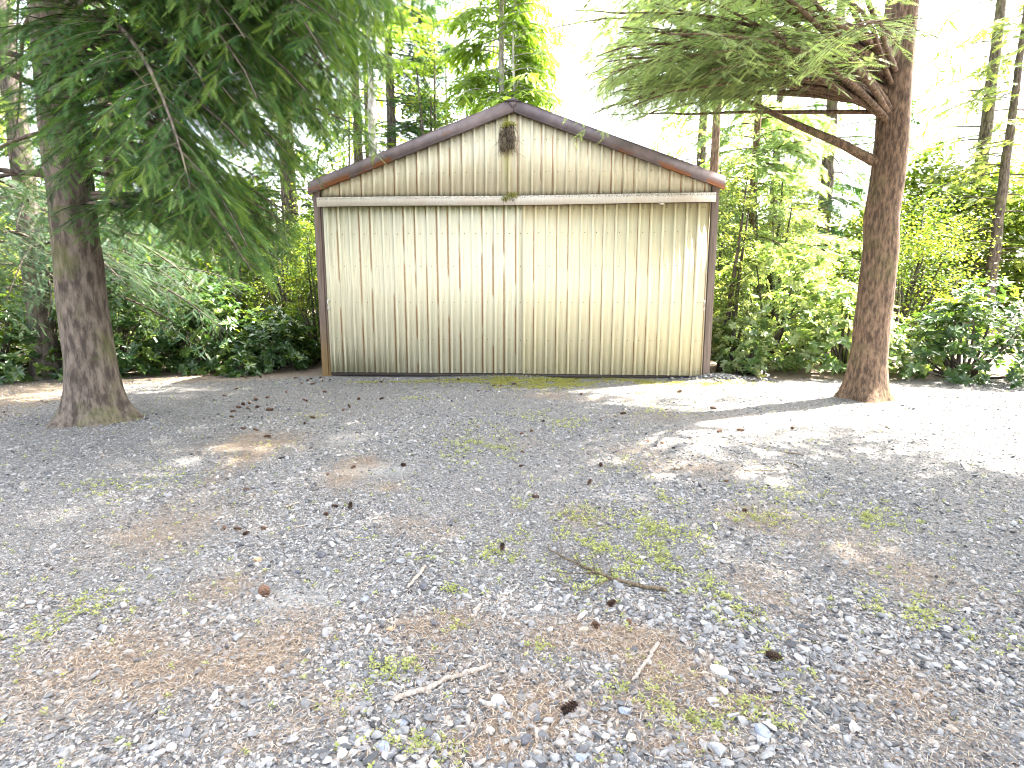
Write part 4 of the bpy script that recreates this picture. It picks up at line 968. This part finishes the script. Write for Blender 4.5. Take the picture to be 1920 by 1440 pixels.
CONES = [  # px, py, length in photo pixels, label
 (1068,1332,30,'large brown open pine cone nearest the viewer'),(496,1113,27,'reddish long pine cone on the left above the thick needle drift'),(1452,1234,24,'dull brown pine cone at the right beside pale flat stones'),
 (1147,1134,18,'dark pine cone below the thin end of the fallen branch'),(1116,1175,19,'dark pine cone at the top edge of the needle drift with the grey twig'),(1179,1168,15,'small dark pine cone right of the cone on the needle drift'),
 (942,1031,15,'blackish pine cone standing alone left of the fallen branch'),(1396,960,12,'pine cone on yellowish moss at the right middle'),(1361,905,9,'small reddish pine cone alone on the right gravel'),
 (1004,934,12,'dark red pine cone among small green tufts in the middle'),(1105,909,12,'dark pine cone upright in the open middle gravel'),(1126,874,11,'dark cone close below a short twig in the middle gravel'),
 (977,877,7,'small reddish cone in the middle gravel above a green tuft'),(980,849,6,'tiny dark cone right of the weed patch'),(757,873,12,'ragged dark pine cone at the top of a brown litter spot'),
 (662,877,9,'small cone on the brown litter spot left of the pale gravel'),(614,891,8,'small dark cone left of the pale gravel patch'),(627.5,951,11,'leftmost cone of the three close together in the left middle'),
 (657,953,13,'ragged upright cone, right of the three in the left middle'),(611,966,11,'lowest cone of the three in the left middle'),(462,920,9,'flat dark cone alone near the left edge'),
 (496,992,12,'oval dark cone right of the pair by the left needle drift'),(462,1002,12,'flattened brown cone on the left needle drift'),(446,993,11,'dark cone touching the flattened brown cone at left'),
 (421,993,9,'leftmost cone of the row beside the left needle drift'),(502,822,12,'brown cone at the tip of the brown drift left of the gravel'),(480.5,809,9,'cone just above the brown drift cone at left'),
 (456.5,806,8,'cone left of the cone above the brown drift'),(586.5,785,10,'cone beside a green tuft on the left gravel'),(572,796,7,'small dark cone below the cone by the green tuft'),
 (506,771,12,'largest cone of the scattered row in the left dapple light'),(482,766,10,'elongated cone left of the largest cone in the dapple light'),(465,768,8,'middle cone of the cluster in the left dapple light'),
 (448,766,9,'cone with a split side in the left dapple cluster'),(437,773,8,'lowest left cone of the dapple cluster'),(455.7,760.5,9,'upper left cone of the dapple cluster'),
 (468,759,8,'upper right cone of the dapple cluster'),(479.6,752,10,'cone at the top of the dapple cluster'),(435,784,8,'cone below the dapple cluster at the left edge'),
 (501.5,747,8,'cone above and right of the dapple cluster'),(537,736,6,'lone cone on the upper light streak at left'),(570,751,6,'upper cone of the close pair on the lower light streak'),
 (574,753,7,'lower cone of the close pair on the lower light streak'),(609,736,7,'black cone at the end of the upper light streak'),(673,750,9,'black cone alone in front of the left door'),
 (716,749,8,'round grey brown cone in front of the left door'),(655,765,8,'upright cone of the pair below the left door'),(644,770,7,'smaller cone of the pair below the left door'),
 (443,730,6,'cone at the left edge behind the light streaks'),(421,743,7,'cone at the far left edge in the shade'),(555,710,6,'cone near the left corner post, left of the others there'),
 (577,714,7,'wide flat cone before the left corner post'),(583,711,5,'small cone touching the flat cone by the left post'),(566,720,6,'cone lying in front of the flat cone by the left post'),
 (586,721,7,'slanting cone on light gravel before the left post'),(601,709,6,'cone nearest the foot of the left corner post'),(605,715,5,'small cone right below the left corner post'),
 (489,709,6,'cone at the foot of the low rhododendron'),(459,709,6,'cone in the brown duff left of the low rhododendron'),(714,717,7,'cone under the left door near its middle'),
 (821,713,6,'left cone of two by the dark gap under the left door'),(860,713,7,'right cone of two by the dark gap under the left door'),(926,724,6,'left cone of two on the front edge of the moss strip'),
 (939,724,6,'right cone of two on the front edge of the moss strip'),(964,722,8,'dark cone on the moss strip below the door seam'),(1080,711,6,'cone on the brightest moss under the right door'),
 (897,733,5,'tiny cone in front of the moss strip'),(1090,740,7,'dark cone on gravel in front of the right door'),(1168,776,10,'dark cone with a twig end in front of the right door'),
 (1273,736,11,'black cone at the left tip of the bright sun patch'),(1337,767,10,'cone lying between the two lobes of the sun patch'),(1018,791,7,'dark cone alone below the moss strip'),
 (895,802,7,'cone at the top of the pale weed patch'),(978,814,8,'cone at the left end of a thin weed line'),(997,809,8,'cone at the right end of the pair by the thin weed line'),
 (1126,788,6,'tiny cone before the right door away from the others'),(1214,829,9,'left cone of the pair in the right middle gravel'),(1242,832,9,'right cone of the pair in the right middle gravel'),
 (1348,812,10,'left cone of the two just below the sun patch'),(1388,810,12,'right cone of the two just below the sun patch'),(1485,805,9,'cone at the right border of the sun patch')]
rng = np.random.default_rng(9)
for i_, (px, py, s_, lb) in enumerate(CONES):
    x_, y_ = at(px, py); dist = math.hypot(y_, CAM_H); L = max(.045, s_ * dist / FPX * 1.05)
    o = bpy.data.objects.new('pine_cone', cmesh[i_ % 3]); COL.objects.link(o)
    a = rng.uniform(0, 6.28); tl = rng.normal(1.45, .2)
    if 'upright' in lb or 'standing' in lb: tl = .35
    o.scale = (L * .68, L * .68, L * 1.05); o.location = (x_, y_, float(gz(x_, y_)) + L * (.22 if tl > .8 else .40)); o.rotation_euler = (tl, 0, a)
    prop(o, lb, 'pine cone', 'pine cones fallen on the gravel')

def rock_mesh(seed, flat=.6, sub=3):
    import bmesh
    rng = np.random.default_rng(seed); bm = bmesh.new(); bmesh.ops.create_icosphere(bm, subdivisions=sub, radius=.5)
    D = nrm(rng.normal(size=(11, 3))); off = rng.uniform(.27, .46, 11)
    for v in bm.verts:
        p = np.array(v.co)
        for d, q in zip(D, off):
            e = p @ d - q
            if e > 0: p = p - d * e * .93
        p += nrm(p) * .02 * (fbm(p[0] * 6 + 3, p[1] * 6 + p[2] * 5, seed) - .5)
        v.co = p * np.array([1.15, .9, flat])
    me = bpy.data.meshes.new('rock'); bm.to_mesh(me); bm.free(); return me
def rock_mat(name, c0):
    k = NT(name); co = k.n('TexCoord').outputs['Object']; n = k.noise(co, 4, 6, .7)
    k.bsdf(k.mix(k.ss(n, .3, .72), tuple(v * 1.1 for v in c0), tuple(v * .6 for v in c0)), .88, .22, k.bump(n, .4, .02)); return k.m
RM = dict(grey=rock_mat('rock_grey', (.25, .25, .25)), dark=rock_mat('rock_dark', (.09, .09, .10)), pale=rock_mat('rock_pale', (.50, .49, .46)), tan=rock_mat('rock_tan', (.36, .25, .15)), blue=rock_mat('rock_blue', (.22, .245, .29)))
ROCKS = [(753,1053,18,'grey','angular grey stone above the short stick in the left middle'),(795,1102,18,'dark','dark wedge shaped stone at the foot of the short stick'),(815,1171,17,'dark','dark pointed stone left of the centre below the short stick'),
 (731,1179,14,'tan','brownish stone left of the dark pointed stone'),(653,1252,12,'pale','round pale stone in the lower left gravel'),(549,1264,17,'grey','rounded grey stone by the right edge of the big needle drift'),
 (614,1286,16,'pale','flat pale stone left of the long curved stick'),(683,1337,15,'grey','pale grey stone below the left end of the long curved stick'),(560,1072,13,'dark','dark stone in the left gravel above the reddish cone'),
 (683,1124,17,'blue','bluish stone among coarse gravel left of the short stick'),(679,1158,13,'grey','grey stone just below the bluish stone'),(517,1172,13,'dark','small dark stone above the big needle drift'),
 (603,1041,18,'dark','flat dark slate stone in the left middle'),(483,1051,14,'tan','round tan stone at the left'),(470,1059,12,'dark','black stone touching the round tan stone'),(459,1075,12,'dark','dark stone left below the round tan stone'),
 (1347,1262,28,'pale','large flat white stone at the lower right'),(1430,1375,25,'blue','blue grey stone near the lower right corner'),(1091,1421,20,'blue','bluish stone at the bottom edge right of the middle'),
 (1345,1408,28,'grey','wide grey stone at the bottom right'),(1184,1385,18,'pale','round pale stone at the bottom right of the middle'),(1172,1334,20,'blue','blue stone right of the large brown cone'),
 (1217,1242,11,'pale','white stone beside the grey twig on the needle drift'),(1185,1296,16,'dark','dark stone below the end of the grey twig'),(950,1344,17,'grey','grey stone in the coarse cluster left of the large brown cone'),
 (985,1388,22,'dark','dark stone in the coarse cluster at the bottom centre'),(720,1405,20,'blue','dark bluish stone at the bottom left of centre'),(640,1418,18,'pale','pale stone at the bottom edge left of centre'),
 (1040,1422,18,'grey','grey stone on the bottom edge at the centre'),(758,1357,15,'blue','blue pebble below the long curved stick'),(770,1220,10,'pale','small white stone above the long curved stick')]
rmesh = {}
rng = np.random.default_rng(4)
for i_, (px, py, s_, mt, lb) in enumerate(ROCKS):
    x_, y_ = at(px, py); L = s_ * math.hypot(y_, CAM_H) / FPX
    key = (mt, i_ % 3)
    if key not in rmesh: rmesh[key] = rock_mesh(60 + i_, (.55, .7, .62)[i_ % 3]); rmesh[key].materials.append(RM[mt])
    o = bpy.data.objects.new('stone', rmesh[key]); COL.objects.link(o); o.scale = (L,) * 3
    o.location = (x_, y_, float(gz(x_, y_)) + L * .2); o.rotation_euler = (rng.normal(0, .2), rng.normal(0, .2), rng.uniform(0, 6.28))
    prop(o, lb, 'stone', 'larger stones lying in the gravel')
x_, y_ = at(1413, 676); bm_ = rock_mesh(91, .62, 4); bm_.materials.append(RM['dark'])
o = add('boulder', bm_, None, (x_, y_ + .1, float(gz(x_, y_)) + .1), (0, 0, .3)); o.scale = (.62, .5, .6); prop(o, 'dark boulder under the sunlit rhododendron', 'boulder')

def wpt(px, py, h=.012): x_, y_ = at(px, py); return np.array([x_, y_, float(gz(x_, y_)) + h])
def curve_pts(P, n, rng, wob):
    P = np.array(P); t = np.linspace(0, len(P) - 1, n); i0 = np.clip(t.astype(int), 0, len(P) - 2); f = (t - i0)[:, None]
    Q = P[i0] * (1 - f) + P[i0 + 1] * f; Q[1:-1] += rng.normal(0, wob, (n - 2, 3)) * [1, 1, .5]; return Q
def stick(name, pix, r0, r1, mat, label, twigs=(), lift=.012, cat='stick'):
    rng = np.random.default_rng(int(pix[0][0])); mb = MB()
    pts = curve_pts([wpt(*p, h=lift) for p in pix], 4 * len(pix), rng, r0 * .35)
    n = len(pts); rad = np.linspace(r0, r1, n) * rng.uniform(.88, 1.15, n); mb.tube(pts, rad, 8)
    mb2 = None
    o = mb.build(name, M[mat], smooth=True)
    if twigs:
        mb2 = MB()
        for (tp, ra, h1) in twigs:
            tp = [wpt(*p, h=lift + h1 * j / max(1, len(tp) - 1)) for j, p in enumerate(tp)]; q = curve_pts(tp, 3 * len(tp), rng, .003); mb2.tube(q, np.linspace(ra, ra * .35, len(q)), 5)
        mb2.build('side_twigs', M[mat], o, smooth=True)
    return prop(o, label, cat)
stick('fallen_branch', [(1250,1112),(1205,1104),(1150,1090),(1113,1076),(1085,1062),(1050,1047),(1030,1035),(1026,1024)], .013, .0025, 'stick_dark',
      'dark fallen branch with thin side twigs on the weedy gravel',
      [(([(1146,1084),(1142,1070),(1126,1056)]), .004, .05), (([(1114,1075),(1112,1062),(1104,1050)]), .004, .06), (([(1128,1078),(1120,1066),(1114,1056)]), .003, .05), (([(1086,1060),(1078,1050),(1070,1038)]), .004, .06), (([(1053,1046),(1052,1034),(1047,1020)]), .003, .05),
       (([(1112,1077),(1096,1082),(1066,1084),(1030,1081)]), .005, .03), (([(1112,1078),(1107,1086),(1100,1092)]), .004, .02), (([(1085,1063),(1076,1070),(1058,1078)]), .004, .02), (([(1051,1048),(1046,1054),(1038,1060)]), .003, .02),
       (([(1142,1090),(1128,1102),(1108,1118),(1088,1126)]), .004, .02), (([(1070,1084),(1072,1096),(1060,1108)]), .003, .02), (([(1046,1083),(1050,1100),(1072,1110)]), .003, .01)], .02, 'branch')
stick('stick', [(735,1316),(772,1303),(810,1291),(845,1275),(885,1262),(921,1250)], .0115, .009, 'stick', 'long pale curved stick in the foreground', [([(737,1315),(744,1308),(738,1302)], .005, .02)], .014)
stick('stick', [(765,1105),(778,1090),(788,1078),(797,1066)], .008, .011, 'stick', 'short pale stick between two dark stones in the left middle', (), .016)
stick('stick', [(1233,1212),(1221,1228),(1208,1250),(1196,1266),(1186,1281)], .0095, .006, 'stick', 'thin grey twig slanting across the needle drift at right', [([(1219,1225),(1195,1232),(1165,1238)], .003, .005)], .018)
stick('stick', [(533,953),(548,948),(562,944)], .007, .006, 'stick', 'short pale stick on the left gravel', (), .012)
stick('stick', [(553,991),(572,987),(592,984)], .005, .003, 'stick', 'thin pale twig below the short stick on the left gravel', (), .012)
stick('stick', [(1470,868),(1485,872),(1496,876)], .006, .005, 'stick_dark', 'short dark stick near the right edge', (), .012)
stick('stick', [(1258,883),(1270,882),(1282,881)], .006, .005, 'stick_dark', 'small dark twig in the right middle gravel', (), .012)
stick('stick', [(1395,885),(1425,885),(1460,885)], .004, .003, 'stick_dark', 'long thin dark twig lying level in the right gravel', (), .01)
stick('stick', [(1476,852),(1490,853),(1502,854)], .007, .006, 'stick_dark', 'dark stick at the right edge below the sun patch', (), .012)
# dry weed sprigs at the foot of the right door
x_, y_ = at(1232, 702); dw = MB(); rng = np.random.default_rng(3)
for _ in range(22):
    a = rng.uniform(-1.2, 1.2); p = np.array([rng.uniform(-.2, .2), rng.uniform(-.05, .05), 0]); P = [p]
    for t in range(4): a += rng.normal(0, .35); p = p + np.array([math.sin(a) * .045, rng.normal(0, .01), abs(math.cos(a)) * .035]); P.append(p)
    dw.tube(P, np.linspace(.004, .0015, 5), 4)
prop(dw.build('dry_weed', M['stick_dark'], None, loc=(x_, y_ , float(gz(x_, y_)))), 'dry brown weed stalks at the foot of the right door', 'weed')
